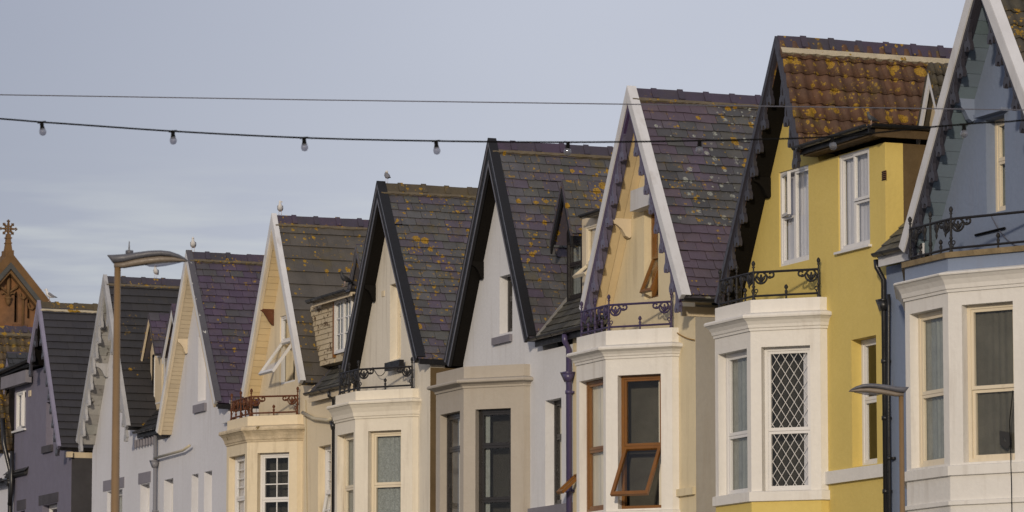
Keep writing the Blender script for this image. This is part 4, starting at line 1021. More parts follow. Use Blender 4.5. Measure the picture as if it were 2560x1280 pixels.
window(E_.root, frame(0, 0, 0), ew2[0], ew2[2], ew2[1], ew2[3], PVC, [(0, .46, 1, 1, {'bars': (1, 3)}), (0, 0, 1, .46, {'open': ('top', 10), 'bars': (1, 1)})], set_=.12, curtain=NET)
bay(E_, 567, 618, 757, 1110, 1041, (1069, 1078), 1101, (572, 612.5, 1146, 1400), (643.6, 723, 1130, 1400), W_CREAM, fmat=PVC,
    cellsf=[(0, .6, 1, 1, {'bars': (1, 3)}), (0, 0, 1, .6, {'bars': (1, 3)})], cellsc=[(0, .56, 1, 1, {'bars': (1, 2)}), (0, 0, 1, .56, {'bars': (1, 3)})], curtf=NET, cornm=material('crumbling_cream_cornice', (.58, .48, .33), .85, .6, 6, streak=.8, streakcol=(.14, .09, .03), bump=.6, bscale=22, peel=(.16, .11, .04), peelt=.62))
railing(E_, IRONR, .33, broken=True)
leanroof(E_.root, 0, 0, zg, SL_L, E_, F_, yg=-.12, length=2.2, valley=LEADK)
gutter(E_.root, [(E_.Xr-.03, -.17, zg), (F_.Xl+.1, -.17, zg)], PIPEK, .05, (TRIMC, .15, None))
# flat dormer with peeling weatherboards
Yd = .12
ex0, ez1 = U(790, 770, Yd); ex1 = U(895, 745, Yd)[0]; ez0 = U(840, 905, Yd)[1]
wq = spec((838, 881, 752, 886), Yd)
bl = E_.Xa+(E_.Za-(ez1))*(E_.Xr-E_.Xa)/(E_.Za-E_.Zr)-.06
MB(frame(0, Yd+.02, 0)).shape([[(bl, ez0), (ex1, ez0), (ex1, ez1), (bl, ez1)], rect(*wq)], -.08, 0).build('dormer_front', PEELB, E_.root)
k = 0; z = ez0
while z < ez1-.02:
    x0_ = bl
    MB(frame(0, Yd, 0)).add([(x0_, z, .0), (wq[0]-.05, z, .0), (wq[0]-.05, z+.085, -.015), (x0_, z+.085, -.015), (x0_, z, -.018), (wq[0]-.05, z, -.018), (wq[0]-.05, z+.085, -.019), (x0_, z+.085, -.019)],
        [(0, 1, 2, 3), (7, 6, 5, 4), (0, 4, 5, 1), (1, 5, 6, 2), (2, 6, 7, 3), (3, 7, 4, 0)]).build('weatherboard', PEELB, E_.root)
    z += .088
MB().box(wq[0]-.05, wq[0]-.004, Yd-.03, Yd+.03, wq[1]-.05, ez1).build('corner_post', WOODB, E_.root)
window(E_.root, frame(0, Yd, 0), wq[0], wq[2], wq[1], wq[3], PVC, [(0, 0, .5, 1, {'bars': (1, 2)}), (.5, 0, 1, 1, {'bars': (1, 2)})], set_=-.02, fw=.03, sw=.026, name='dormer_window', curtain=NETD)
MB().box(bl, ex1, .23, 2.2, ez0, ez1-.002).build('dormer_body', PEELB, E_.root)
gq0, gz0 = U(770, 752, Yd-.20); gq1, gz1 = U(868, 722, Yd-.20); gz = (gz0+gz1)/2
MB().box(gq0+.05, gq1+.02, Yd-.15, 2.2, gz-.04, gz+.01).build('dormer_flat_roof', TRIMK, E_.root)
gutter(E_.root, [(gq0, Yd-.20, gz), (gq1, Yd-.20, gz)], PIPEK, .06, (TRIMC, .11, None))
MB().box(gq0+.06, gq1, Yd-.11, Yd+.02, gz-.07, gz-.041).build('dormer_soffit', TRIMC, E_.root)
gablet(F_.root, (890, 616), (866, 742), (912, 720), .10, ez0, TRIMG, TRIMK, SL_F, BLKF, length=2.0, bw=.06, ov=.18)
fpx = U(832, 1000, -.06)[0]
downpipe(E_.root, [(U(822, 975, -.17)[0], -.17, U(822, 978, -.17)[1]), (U(822, 990, -.17)[0], -.17, U(822, 990, -.17)[1]), (fpx, -.05, U(832, 1000, -.05)[1]), (fpx, -.05, .1)], PIPEK, .024, collars=[5.5, 3.5], hopper=(fpx, -.05, U(832, 1055, -.05)[1]))
a_ = U(757, 1032, -.06); b_ = U(828, 1046, -.06)
downpipe(E_.root, [(a_[0], -.06, a_[1]), ((a_[0]*.6+b_[0]*.4), -.06, a_[1]*.6+b_[1]*.4-.06), (b_[0]-.15, -.06, b_[1]-.02), (b_[0], -.06, b_[1]-.0)], PIPEC, .032)

# ---- D: white house with purple slate roof
D_ = start('terrace_house', 'white flat fronted gabled house with purple slate roof and cream boarded eaves', (464, 640), ov=0.24)
gable(D_, D_.root, (467, 632), (392, 1078), (540, 1004), 'slate', SL_D, .150, .255, 2.2)
CX0 = U(230, 1200)[0]; CDX = U(387, 1150)[0]; DX0 = CDX+.002; DX1 = U(640, 1150)[0]
dw = spec((496, 516, 840, 1004)); dwl = [spec((410, 433, 1200, 1420)), spec((479, 496, 1187, 1420)), spec((510.5, 530, 1180, 1420))]
facade(D_, DX0, DX1, W_WHITE2, [dw]+dwl, zeave=7.75)
sidewalls(D_, DX0, DX1, W_WHITE2)
barge(D_, TRIMC, cap=TRIMW, capw=.08, fw=.17, flange=.10, flangem=LEADK, soff=SOFD, boards=SOFD, boardw=.085, bracket=TRIMC, brk_s=.46)
window(D_.root, frame(0, 0, 0), dw[0], dw[2], dw[1], dw[3], PVC, TWO(.6), set_=.14, curtain=NET)
q = spec((488, 517, 1014, 1034)); MB().box(q[0], q[2], -.05, -.001, q[1], q[3]).build('window_sill', LINTELG, D_.root)
for q in dwl: window(D_.root, frame(0, 0, 0), q[0], q[2], q[1], q[3], PVC, TWO(.5), set_=.15, curtain=NETD)
MB().box(D_.Xr-.10, DX1, -.10, -.002, 7.76, 7.90).build('fascia_board', TRIMW, D_.root)
gutter(D_.root, [(D_.Xr-.02, -OV+.02, D_.Zr-.05), (D_.Xr-.02, 4, D_.Zr-.05)], PIPEK, .045, (TRIMK, .08, -1))
a_ = U(386, 1148, -.10); b_ = U(474, 1118, -.10)
downpipe(D_.root, [(a_[0], -.10, a_[1]+.02), (b_[0]-.4, -.10, b_[1]-.03), (b_[0], -.10, b_[1]+.03)], PIPEC, .024)
dpx = U(388, 1150, -.06)[0]
downpipe(D_.root, [(dpx, -.06, U(388, 1085, -.06)[1]), (dpx, -.06, .1)], PIPEG, .038, hopper=(dpx, -.06, U(388, 1152, -.06)[1]), collars=[6.4, 5.0, 3.0])

# ---- C
C_ = start('terrace_house', 'white gabled house with black tiled roof and weathered grey white fretwork behind the lamp post', (260, 693), ov=0.32)
gable(C_, C_.root, (260, 693), (192, 1103), (318, 1065), 'flat', TL_C, .172, .30, 2.4)
facade(C_, CX0, CDX, W_WHITE2, [spec((351, 374, 1212, 1420)), spec((268, 306, 1230, 1420))], zeave=7.75)
sidewalls(C_, CX0, CDX, W_WHITE2)
barge(C_, TRIMGW, cap=TRIMGW, capw=.07, fw=.14, flange=.06, flangem=TRIMGW, fret=TRIMGW, soff=SOFG, boards=SOFG, boardw=.21, bracket=TRIMGW, brk_s=.5)
for l, r, t, b in ((347, 377.5, 1184, 1211), (259, 311, 1203, 1229)):
    q = spec((l, r, t, b)); MB().box(q[0], q[2], -.012, -.001, q[1], q[3]).build('lintel', LINTELG, C_.root)
for q in (spec((351, 374, 1212, 1420)), spec((268, 306, 1230, 1420))):
    window(C_.root, frame(0, 0, 0), q[0], q[2], q[1], q[3], PVC, TWO(.5), set_=.15, curtain=NETD)
zg = U(328, 1082, -.15)[1]
leanroof(C_.root, 0, 0, zg, SL_LK, C_, D_, yg=-.12, length=1.9, valley=None)
gutter(C_.root, [(C_.Xr-.03, -.17, zg), (D_.Xl+.1, -.17, zg)], PIPEK, .05, (TRIMK, .12, None))
for i in range(7):
    x = U(338+i*7.2, 1095, -.05)[0]; MB().lathe([(.004, -.17), (.03, -.13), (.034, 0)], 6, Matrix.Translation((x, -.04, zg-.13))).build('eaves_dentil', LINTELG, C_.root)
gablet(C_.root, (372, 787), (352, 893), (388, 885), .15, zg+.25, TRIMC, TRIMC, SL_D, PVC, length=2.2, bw=.06, ov=.16)
gablet(D_.root, (429, 764), (405, 890), (448, 880), .02, zg+.25, TRIMW, TRIMC, SL_D, PVC, win=(386, 412, 893, 1012), length=2.2, bw=.09, ov=.12, cells=[(0, 0, .5, 1, {}), (.5, 0, 1, 1, {})])
q = spec((385, 411, 892, 1012), .30)
window(C_.root, frame(0, .30, 0), q[0], q[2], q[1], q[3], PVC, [(0, 0, .5, 1, {}), (.5, 0, 1, 1, {})], set_=0, fw=.03, sw=.03, name='dormer_window', curtain=NETD)
MB().box(q[0]-.14, q[0]-.003, .31, 1.8, q[1]-.05, q[3]+.05).box(q[2]+.003, q[2]+.10, .31, 1.8, q[1]-.05, q[3]+.05).build('dormer_cheek', LEAD, C_.root)
MB().box(q[0]-.003, q[2]+.003, .60, 1.8, q[1]-.05, q[3]+.05).build('dormer_body', LEAD, C_.root)

# ---- B: lilac house
B_ = start('terrace_house', 'lilac grey gabled house with dark tiled roof and black eaves left of the lamp post', (95, 757), ov=0.33)
gable(B_, B_.root, (95, 757), (71, 905), (146, 1116), 'flat', TL_B, .172, .30, 2.2, verge=.045, ridge=RDGM, mort=MORT)
BX0 = U(36, 1100)[0]; BX1 = U(178, 1200)[0]
bw_ = spec((36, 65, 981, 1078)); bg = spec((116, 133, 1006, 1114))
bw_ = (bw_[0]+.03,)+bw_[1:]
facade(B_, BX0, BX1, W_LIL, [bw_, bg, spec((50, 62, 1278, 1420)), spec((106, 143, 1264, 1420))], zeave=7.85, extral=U(70, 905, -.25)[1]-.12)
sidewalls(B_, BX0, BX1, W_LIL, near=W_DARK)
barge(B_, TRIML, cap=TRIML, capw=.05, fw=.10, flange=.05, flangem=TRIML, fret=TRIMN, soff=SOFK, bracket=SOFK, brk_s=.55)
window(B_.root, frame(0, 0, 0), bw_[0], bw_[2], bw_[1], bw_[3], PVC, [(0, 0, .5, 1, {}), (.5, 0, 1, 1, {'open': ('left', 12)})], set_=.03, curtain=NET, sill=.04)
window(B_.root, frame(0, 0, 0), bg[0], bg[2], bg[1], bg[3], PVC, TWO(.5), set_=.14, curtain=NET)
q = spec((109, 133, 1117, 1134)); MB().box(q[0], q[2], -.05, -.001, q[1], q[3]).build('window_sill', LINTEL, B_.root)
for l, r, t, b in ((43, 65, 1252, 1277), (98, 146, 1240, 1264)):
    q = spec((l, r, t, b)); MB().box(q[0], q[2], -.012, -.001, q[1], q[3]).build('lintel', LINTEL, B_.root)
for q in (spec((50, 62, 1278, 1420)), spec((106, 143, 1264, 1420))): window(B_.root, frame(0, 0, 0), q[0], q[2], q[1], q[3], PVC, TWO(.5), set_=.14)
MB().box(B_.Xr-.1, BX1+.01, -.12, -.002, B_.Zr-.20, B_.Zr-.09).box(BX1+.0, BX1+.015, 0, 4, B_.Zr-.20, B_.Zr-.09).build('fascia_board', TRIMC, B_.root)
q = spec((73, 77, 977, 992)); MB().box(q[0], q[2]+.04, -.02, -.001, q[1], q[3]).build('air_vent', TRIMC, B_.root)
ga = U(-40, 962, -.25); gb = U(74, 900, -.25); gz = gb[1]
gutter(B_.root, [(ga[0], -.25, gz-.08), (gb[0]+.1, -.25, gz+.04)], PIPEK, .06, (TRIMK, .10, None))
fbq = spec((4, 66, 950, 968), -.16); MB().box(fbq[0], fbq[2], -.18, -.05, fbq[1]-.05, fbq[3]+.05).build('dormer_fascia', LINTELG, B_.root)
MB().box(ga[0], gb[0], -.17, 2.0, gz-.10, gz-.02).build('dormer_flat_roof', TRIMK, B_.root)

# ---- A: partly cut off at the far left
A_ = start('terrace_house', 'house at the left edge with mossy brown tiled roof, white wall and black downpipes', (-74, 817), ov=0.33)
gable(A_, A_.root, (-74, 817), (-130, 1150), None, 'roman', TL_A, .20, .34, 3.0)
AX0 = A_.Xl+.1; AX1 = BX0-.004
facade(A_, AX0, AX1, W_WHITE2, [], zeave=7.6)
sidewalls(A_, AX0, AX1, W_WHITE2)
barge(A_, TRIMK, cap=TRIMK, capw=.05, fw=.12, soff=SOFK)
leanroof(A_.root, 0, 0, 7.72, SL_LK, A_, B_, yg=-.1, length=1.8, valley=None)
apx = U(28, 1150, -.06)[0]
downpipe(A_.root, [(U(8, 960, -.2)[0], -.2, 8.9), (U(10, 1100, -.2)[0], -.2, U(10, 1110, -.2)[1]), (apx, -.07, U(28, 1180, -.07)[1]), (apx, -.07, .1)], PIPEK, .05, hopper=(apx, -.07, U(28, 1200, -.07)[1]), collars=[6.2, 4.6])
gutter(A_.root, [(AX0+1.6, -.2, 7.66), (AX1, -.2, 7.66)], PIPEK, .06, (TRIMK, .14, None))
downpipe(A_.root, [(apx+.16, -.09, 8.2), (apx+.16, -.09, 7.4), (apx+.02, -.09, 7.1)], PIPEK, .045)
gablet(A_.root, (17, 884), (8, 962), (32, 955), .10, 7.7, TRIML, TRIMK, SL_LK, BLKF, length=1.5, bw=.08, ov=.1)

# ---- loose wires and small fittings on the walls
def sag(root, a, b, drop, mat, r=.006, Y=-.02):
    A_, B2 = U(*a, Y), U(*b, Y); pts = [(A_[0]+(B2[0]-A_[0])*t/10, Y, A_[1]+(B2[1]-A_[1])*t/10-drop*4*(t/10)*(1-t/10)) for t in range(11)]
    MB().tube(pts, r, 5).build('loose_wire', mat, root)
sag(J.root, (2478, 540), (2556, 615), .10, WIRE); sag(J.root, (2438, 588), (2512, 570), .0, CABLE, .014)
sag(F_.root, (932, 918), (968, 918), .14, CABLE, .006, -.10); sag(H.root, (1690, 830), (1736, 850), .02, CURTB, .008)
sag(E_.root, (763, 1000), (766, 1280), 0, PIPEC, .012); sag(D_.root, (575, 1000), (575, 1010), 0, PIPEG, .012)
for (px_, py_) in ((690, 590), (683, 660), (671, 700), (655, 775), (645, 850), (634, 925)):
    pass
MB().box(U(1208, 700)[0], U(1208, 700)[0]+.02, -.03, -.002, 5.8, 5.9).build('cable_clip', PIPEG, G.root)
MB(frame(jb['Xc'], -jb['p'], 0, jb['d'].x, jb['d'].y)).tube([(.92, .0, 0), (.90, 5.95, .045), (.84, 5.6, .03), (.86, 4.9, .04), (.86, .5, .04)][1:], .006, 5).build('loose_wire', CABLE, J.root)

# ================================================================== church beyond
cp0 = AT(20, 660, 150); zbase = 0
cdir = Vector((EYEP.x-cp0.x, EYEP.y-cp0.y, 0)).normalized()
ang = R(16); cdir = Vector((cdir.x*math.cos(ang)-cdir.y*math.sin(ang), cdir.x*math.sin(ang)+cdir.y*math.cos(ang), 0))
cx_ = Vector((0, 0, 1)).cross(cdir).normalized()           # local x, to the viewer's right
if cx_.dot(RT) < 0: cx_.negate()
CM = Matrix(((cx_.x, 0, cdir.x, cp0.x), (cx_.y, 0, cdir.y, cp0.y), (0, 1, 0, 0), (0, 0, 0, 1)))
church = thing('church', 'red sandstone church gable with carved cross finial at the left edge', 'church', (cp0.x, cp0.y, 0))
za = cp0.z; k = 1.16; hwid = 7.0
def lancet(x, z0, z1, w): return [(x-w, z0), (x+w, z0), (x+w, z1-.12), (x+w*.5, z1-.04), (x, z1), (x-w*.5, z1-.04), (x-w, z1-.12)]
lan = [lancet(x, za-(2.0 if abs(x) < .5 else 1.85), za-(.92 if abs(x) < .5 else 1.05), .062 if abs(x) < .5 else .05) for x in (-.80, -.34, .31, .76)]
cw = MB(CM).shape([[(-hwid, 0), (hwid, 0), (hwid, za-hwid*k-.3), (0, za-.25), (-hwid, za-hwid*k-.3)]]+lan, -.6, 0).build('gable_wall', SANDS, church)
MB(CM).box(-hwid, hwid, za-8, za-2, -.75, -.61).build('dark_interior', SOFK, church)
# ashlar blocks proud of the wall
rb = random.Random(3); z = za-8.0; bms = [MB().box(0, 1, 0, 1, 0, .03).mesh('ashlar_block', SANDS)]
while z < za-1.2:
    hgt = .33; xl_ = max(-3.6, -(za-z-hgt)/k+.75); xr_ = -xl_; x = xl_-rb.random()*.3
    while x < xr_:
        w = rb.uniform(.45, .85); x0_ = max(x, xl_); x1_ = min(x+w, xr_)
        if x1_-x0_ > .1 and not any(x0_ < q[0][0]+.25 and x1_ > q[0][0]-.07 and z < q[4][1]+.05 and z+hgt > q[0][1] for q in lan):
            link('ashlar_block', bms[0], cw, CM @ Matrix.Translation((x0_+.008, z+.008, .001+rb.uniform(0, .01))) @ Matrix.Diagonal((x1_-x0_-.016, hgt-.016, 1, 1)))
        x += w
    z += hgt
for sg in (-1, 1):
    def run(t0, t1, d0, d1, name, m, s1=hwid+.3):
        L = s1; P = [(0, za+t0), (sg*L, za+t0-L*k), (sg*L, za+t1-L*k), (0, za+t1)]
        MB(CM).prism(P if sg > 0 else P[::-1], d0, d1).build(name, m, church)
    run(.42, -.02, -.7, .30, 'coping', SANDC); run(.02, -.20, .301, .38, 'coping_moulding', CHSL); run(-.21, -.34, .02, .30, 'raked_moulding', SANDC)
MB(CM).add([(-hwid, za-hwid*k+.2, -.7), (0, za+.35, -.7), (hwid, za-hwid*k+.2, -.7), (-hwid, za-hwid*k+.2, -18), (0, za+.35, -18), (hwid, za-hwid*k+.2, -18)], [(0, 1, 4, 3), (1, 2, 5, 4)]).build('nave_roof', CHSL, church)
MB(CM).box(-hwid, -hwid+.5, 0, za-hwid*k, -18, -.61).box(hwid-.5, hwid, 0, za-hwid*k, -18, -.61).build('nave_wall', SANDS, church)
# gable tracery: king post, curved braces, pendant
tr = MB(CM); tr.box(-.05, .05, za-1.22, za-.50, .03, .13)
for sg in (-1, 1):
    tr.tube([(sg*.02, za-1.0, .08), (sg*.20, za-.86, .08), (sg*.38, za-.68, .08)], .038, 6)
    tr.tube([(sg*.36, za-.70, .08), (sg*.30, za-.82, .08), (sg*.20, za-.88, .08)], .028, 6)
    tr.tube([(sg*.04, za-1.16, .08), (sg*.07, za-1.04, .08), (sg*.16, za-1.0, .08), (sg*.24, za-1.05, .08)], .030, 6)
    for i in range(9):
        x = sg*(.42+i*.30); z = za-abs(x)*k-.56; tr.tube([(x, z+.06, .08), (x+sg*.03, z-.10, .08), (x+sg*.13, z-.15, .08), (x+sg*.22, z-.06, .08)], .030, 5)
    tr.lathe([(.04, za-2.6), (.04, za-1.2), (.06, za-1.17), (.06, za-1.1)], 6, Matrix(((1, 0, 0, sg*.55), (0, 0, 1, 0), (0, 1, 0, .03), (0, 0, 0, 1))))
tr.lathe([(.02, -.22), (.07, -.15), (.10, -.06), (.10, 0), (.13, .02), (.13, .07), (.05, .09)], 8, Matrix.Translation((0, za-1.22, .08)) @ Matrix.Rotation(R(-90), 4, 'X'))
tr.build('carved_tracery', SANDC, church, True)
# cross finial with pierced head and lobed arms
cr_ = MB(CM); zc = za+1.22; q_ = .50
cr_.box(-.15, .15, za+.1, za+.46, -.3, .2); cr_.prism([(-.13, za+.46), (.13, za+.46), (.085, za+.72), (.065, zc-.18), (-.065, zc-.18), (-.085, za+.72)], -.12, .08)
pts = []; n = 64
for i in range(n):
    a = 2*math.pi*i/n; c4 = math.cos(4*a); big = math.cos(8*a) > 0
    r = .20+.26*max(0, math.cos(8*a/2))**4*(1 if i % 16 in (13, 14, 15, 0, 1, 2, 3) else .0)+(.20*max(0, -math.cos(4*a))**4)
    pts.append((r*q_*1.15*math.cos(a), zc+r*q_*1.15*math.sin(a)))
holes = [rect(x*.045-.022, zc+y*.045-.022, x*.045+.022, zc+y*.045+.022) for x in (-1, 1) for y in (-1, 1)]
cr_.shape([pts]+holes, -.08, .04)
for i in range(8):
    a = math.pi*i/4; rr = .265 if i % 2 == 0 else .215; cxq, czq = rr*math.cos(a), zc+rr*math.sin(a)
    for b in (-1, 0, 1): cr_.lathe([(.006, -.03), (.028, -.012), (.028, .012), (.006, .03)], 6, Matrix.Translation((cxq+.035*math.cos(a+b*1.6), czq+.035*math.sin(a+b*1.6), -.02)))
for z in (za+.70, za+.88): cr_.box(-.11, .11, z, z+.04, -.14, .10)
cr_.build('cross_finial', SANDC, church)

# ================================================================== street lamps
def lamp(label, top, head, sgn, r0, r1, cell=True):
    """top: point where the column meets the lantern; head: lantern length; sgn +1 lantern reaches towards the houses."""
    root = thing('street_lamp', label, 'street lamp', (top.x, top.y, .12), 'street lamps')
    MB().lathe([(r1*1.6, .12), (r1*1.6, 1.1), (r1, 1.25), (r0, top.z)], 16, Matrix.Translation((top.x, top.y, 0))).build('column', POLE, root, True)
    s = head; dr = RT if sgn > 0 else -RT
    M = Matrix(((dr.x, 0, dr.y, top.x), (dr.y, 0, -dr.x, top.y), (0, 1, 0, top.z), (0, 0, 0, 1)))
    def loft(name, secs, m):            # sections: x, z_low, z_high, half width
        mb = MB(M); vs = []; n = 12
        for x, a, b, w in secs:
            for j in range(n):
                t = 2*math.pi*j/n; c, q = math.cos(t), math.sin(t)
                cc = math.copysign(abs(c)**.6, c); qq = math.copysign(abs(q)**.6, q)
                vs.append((x*s, ((a+b)/2+(b-a)/2*qq)*s, cc*w*s))
        fs = [(i*n+j, i*n+(j+1) % n, (i+1)*n+(j+1) % n, (i+1)*n+j) for i in range(len(secs)-1) for j in range(n)]+[tuple(range(n-1, -1, -1)), tuple(range((len(secs)-1)*n, len(secs)*n))]
        mb.add(vs, fs); return mb.build(name, m, root, True)
    loft('lantern_body', [(-.045, -.005, .055, .055), (.08, -.012, .065, .075), (.22, .010, .10, .085), (.40, .035, .13, .095), (.58, .055, .145, .10), (.74, .066, .135, .09), (.88, .072, .105, .06), (.93, .075, .082, .02)], LAMPM)
    loft('lantern_canopy', [(-.135, .150, .160, .05), (-.06, .052, .165, .085), (.08, .062, .172, .098), (.25, .098, .196, .105), (.42, .128, .217, .112), (.58, .145, .222, .114), (.70, .137, .208, .106), (.82, .110, .168, .082), (.90, .084, .122, .045), (.935, .076, .088, .015)], LAMPG)
    loft('lens_bowl', [(.36, .030, .045, .02), (.42, .008, .06, .06), (.52, .005, .07, .075), (.64, .020, .08, .075), (.76, .045, .09, .06), (.84, .062, .09, .02)], BULB)
    if cell:
        c = MB(M); c.lathe([(.05*s, 0), (.052*s, .055*s), (.046*s, .06*s)], 12, Matrix.Translation((.155*s, .165*s, 0)) @ Matrix.Rotation(R(-90), 4, 'X'))
        c.build('photocell', LAMPG, root, True)
        MB(M).tube([(.15*s, .22*s, 0), (.152*s, .345*s, 0)], [.012*s, .006*s], 6).build('bird_spike', LAMPG, root)
    else:
        MB(M).tube([(.15*s, .18*s, 0), (.152*s, .29*s, 0)], [.008*s, .004*s], 6).build('bird_spike', LAMPG, root)
zl_ = 34.0
t1 = AT(294, 668, 34.0); lamp('large street lamp near the left edge with a photocell and spike on its lantern', t1, 186/FOC*34.2, 1, .025, .044)
t2 = AT(2253, 990, 46.0); lamp('smaller street lamp in front of the blue house with lantern pointing left', t2, 138/FOC*46.4, -1, .026, .034, False)

# ================================================================== overhead lines
def line_at(pts, dist):
    out_ = []
    for x, y in pts:
        v = ray(x, y); out_.append(EYEP+v*(dist/ v.dot(AX)))
    return out_
def quad(x, c): return c[0]+c[1]*x+c[2]*x*x
sp_pts = [(-700, 240), (-400, 262), (-100, 288), (104, 305.5), (432, 328), (760, 344.5), (1090, 352.5), (1420, 355.5), (1749, 351.5), (2080, 341.5), (2410, 311), (2560, 300), (2900, 266), (3200, 230)]
def catmull(P, x):
    for i in range(1, len(P)-2):
        if P[i][0] <= x <= P[i+1][0]:
            t = (x-P[i][0])/(P[i+1][0]-P[i][0]); a, b, c, d = (P[i-1][1], P[i][1], P[i+1][1], P[i+2][1])
            return .5*((2*b)+(-a+c)*t+(2*a-5*b+4*c-d)*t*t+(-a+3*b-3*c+d)*t**3)
ZW = 31.0
xs = list(range(-60, 2640, 30)); cpts = line_at([(x, catmull(sp_pts, x)) for x in xs], ZW)
sl_root = thing('string_lights', 'black festoon cable with unlit round bulbs hanging across the sky and roofs', 'string lights', tuple(cpts[len(cpts)//2]))
MB().tube(cpts, .0066, 6).build('cable', CABLE, sl_root, True)
bmesh_ = MB().lathe([(.004, -.098), (.018, -.092), (.025, -.078), (.0265, -.066), (.022, -.052), (.016, -.042)], 12).mesh('bulb', BULB, True)
smesh_ = MB().box(-.030, .030, -.007, .007, -.006, .006).lathe([(.014, -.005), (.014, -.028), (.019, -.048), (.018, -.052)], 10).mesh('lamp_socket', CABLE, False)
zrot = Matrix(((RT.x, -RT.y, 0, 0), (RT.y, RT.x, 0, 0), (0, 0, 1, 0), (0, 0, 0, 1)))
for x in (104, 432, 760, 1090, 1420, 1749, 2080, 2410):
    p = line_at([(x, catmull(sp_pts, x))], ZW)[0]; M = Matrix.Translation(p) @ zrot @ Matrix.Rotation(R(rnd.gauss(0, 5)), 4, 'Y') @ Matrix.Rotation(R(rnd.gauss(0, 4)), 4, 'X')
    s_ = link('lamp_socket', smesh_, sl_root, M); b_ = link('bulb', bmesh_, sl_root, M)
wp = [(-60, 236.5), (0, 237), (800, 250), (1560, 260.5), (2560, 275), (2640, 276)]
wpts = line_at(wp, 36.0)
wr = MB().tube(wpts, .0048, 5).build('overhead_wire', WIRE); wr['label'] = 'thin grey wire stretched across the sky above the string of bulbs'; wr['category'] = 'wire'

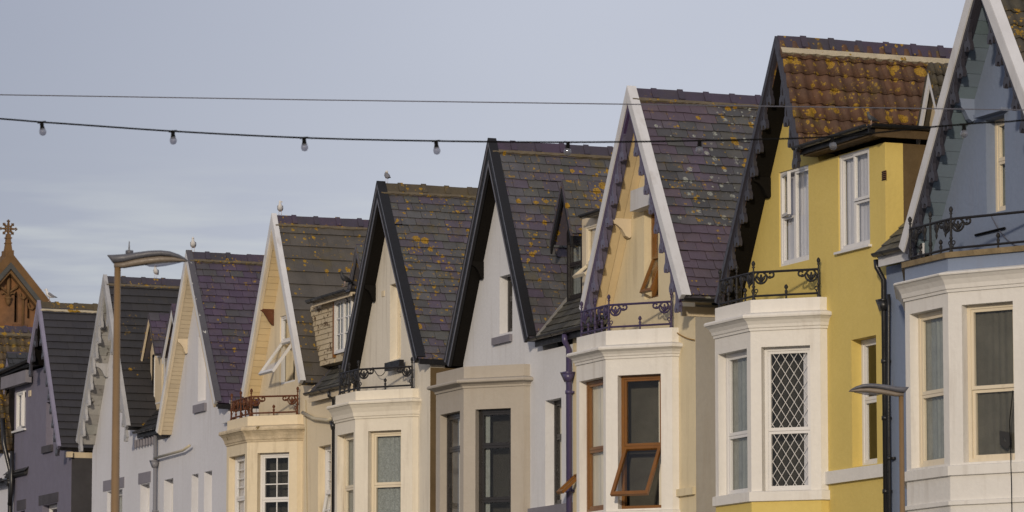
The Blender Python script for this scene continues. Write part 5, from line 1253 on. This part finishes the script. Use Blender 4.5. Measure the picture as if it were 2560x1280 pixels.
# ================================================================== birds
def bird(name, label, cat, foot, face, size, headturn=0, mats=(GULLW, GULLG, BEAK, LEG, GULLK), preen=False, lean=0, group=None):
    """foot: point between the feet; face: horizontal heading (radians); size: standing height in metres."""
    root = thing(name, label, cat, tuple(foot), group)
    M = Matrix.Translation(foot) @ Matrix.Rotation(face, 4, 'Z') @ Matrix.Diagonal((size, size, size, 1))
    # spine: x forward, z up; (x, z, half width, half height)
    sp = [(-.52, .30, .02, .012), (-.40, .33, .06, .04), (-.24, .38, .13, .11), (-.08, .44, .185, .165), (.06, .52, .19, .18), (.15, .62, .150, .14), (.20, .72, .100, .10), (.22, .80, .082, .085), (.23, .88, .090, .092), (.235, .94, .075, .07), (.235, .985, .03, .03)]
    if preen: sp = [(-.45, .30, .02, .012), (-.36, .33, .07, .05), (-.22, .40, .16, .14), (-.06, .50, .22, .22), (.08, .62, .20, .20), (.12, .74, .15, .14), (.10, .84, .10, .10), (.04, .90, .09, .08), (-.02, .90, .07, .06), (-.06, .88, .03, .03)]
    mb = MB(M); vs = []; n = 12; mi = []
    for i, (x, z, w, hh) in enumerate(sp):
        a = sp[min(i+1, len(sp)-1)]; b = sp[max(i-1, 0)]; t = Vector((a[0]-b[0], 0, a[1]-b[1])).normalized(); nn = Vector((-t.z, 0, t.x))
        for j in range(n):
            q = 2*math.pi*j/n; vs.append(tuple(Vector((x, 0, z))+Vector((0, 1, 0))*math.cos(q)*w+nn*math.sin(q)*hh))
    for i in range(len(sp)-1):
        for j in range(n):
            f = (i*n+j, i*n+(j+1) % n, (i+1)*n+(j+1) % n, (i+1)*n+j); mb.cur = 1 if (i < 5 and 1 <= j <= 4) or (preen and i < 6) else 0
            mb.add([vs[q] for q in f], [(0, 1, 2, 3)])
    # legs and webbed feet belong to the same body
    mb.cur = 3
    for sg in (-1, 1):
        mb.tube([(.02, sg*.075, .40), (.0, sg*.085, .20), (.02, sg*.085, .01)], [.03, .012, .012], 6); mb.prism([(-.02, -.02), (.10, -.05), (.12, 0), (.10, .05), (-.02, .02)], 0, .012, Matrix.Translation((.01, sg*.085, 0)))
    ob = mb.build('body', list(mats), root, True)
    bm = bmesh.new(); bm.from_mesh(ob.data); bmesh.ops.remove_doubles(bm, verts=bm.verts, dist=1e-5); bm.to_mesh(ob.data); bm.free()
    H_ = M @ Matrix.Translation((.23, 0, .89)) @ Matrix.Rotation(headturn, 4, 'Z') if not preen else M @ Matrix.Translation((-.02, 0, .88)) @ Matrix.Rotation(R(160), 4, 'Z') @ Matrix.Rotation(R(50), 4, 'Y')
    MB(H_).lathe([(.030, .06), (.028, .12), (.022, .17), (.006, .20)], 6, Matrix.Rotation(R(97), 4, 'Y') @ Matrix.Diagonal((.8, .7, 1, 1))).build('beak', mats[2], root, True)
    MB(H_).lathe([(.002, -.085), (.055, -.05), (.085, 0), (.075, .05), (.045, .085), (.01, .10)], 8, Matrix.Rotation(R(95), 4, 'Y')).build('head', mats[0], root, True)
    for sg in (-1, 1):
        MB(H_).lathe([(.002, -.008), (.011, 0), (.002, .008)], 6, Matrix.Translation((.045, sg*.066, .02)) @ Matrix.Rotation(R(90), 4, 'X')).build('eye', mats[4], root, True)
        # folded wing: flattened teardrop along the flank, dark tip crossing over the tail
        wv = []; ws = [(.12, .60, .03), (.05, .56, .10), (-.10, .49, .13), (-.25, .42, .10), (-.42, .345, .055), (-.58, .30, .015)]
        wm = MB(M)
        for i, (x, z, hh) in enumerate(ws):
            wy = [.150, .185, .19, .145, .085, .045][i]
            for j in range(6):
                q = 2*math.pi*j/6; wv.append((x, sg*(wy+.022*math.cos(q)), z+hh*math.sin(q)))
        for i in range(5):
            for j in range(6):
                f = (i*6+j, i*6+(j+1) % 6, (i+1)*6+(j+1) % 6, (i+1)*6+j); wm.cur = 1 if i >= 4 else 0; wm.add([wv[q] for q in f], [(0, 1, 2, 3)])
        wm.build('wing', [mats[1], mats[4]], root, True)
    return root
def ridge_pt(h, px, py=None):                      # where the sight line at px meets the ridge of a house
    best = None
    for i in range(200):
        y = -h.ov+i*.02; X, _ = toimg((h.Xa, y, h.Za+.03))
        if best is None or abs(X-px) < best[0]: best = (abs(X-px), y)
    return Vector((h.Xa, best[1], h.Za+.035))
tocam = math.atan2(-AX.y, -AX.x); GG = 'seagulls perched on the roof ridges'
right = math.atan2(RT.y, RT.x)
bird('seagull', 'seagull standing side on, facing left beside the church', 'seagull', ridge_pt(B_, 123), right+math.pi, .27, 0, group=GG)
bird('seagull', 'seagull under the street lamp lantern looking right', 'seagull', ridge_pt(C_, 389), tocam-.2, .245, R(70), group=GG)
bird('seagull', 'seagull facing the camera just right of the lamp lantern', 'seagull', ridge_pt(D_, 484), tocam, .26, R(8), group=GG)
bird('seagull', 'seagull looking right on the peak of the cream house', 'seagull', ridge_pt(E_, 700), tocam, .245, R(75), group=GG)
bird('seagull', 'grey backed seagull preening on the black trimmed cream house', 'seagull', ridge_pt(F_, 968), tocam+math.pi+.5, .20, 0, preen=True, group=GG)
gp = U(2178, 309, -.26)
PG = material('dark_pigeon_feathers', (.035, .037, .042), .6, .3, 20); PG2 = material('slate_pigeon_feathers', (.07, .075, .085), .6, .3, 20)
bird('pigeon', 'dark pigeon perched on the black gutter of the yellow house', 'pigeon', Vector((gp[0], -.26, I.root and gx1*0+U(2172, 313, -.28)[1]+.0)), right+math.pi+.25, .17, 0, mats=(PG2, PG, GULLK, LEG, GULLK))
gp = U(862, 716, Yd-.14)
bird('pigeon', 'black bird sitting on the dormer gutter of the brown tiled roof', 'pigeon', Vector((gp[0], Yd-.14, gp[1])), right+math.pi+.35, .26, 0, mats=(PG, GULLK, GULLK, LEG, GULLK))
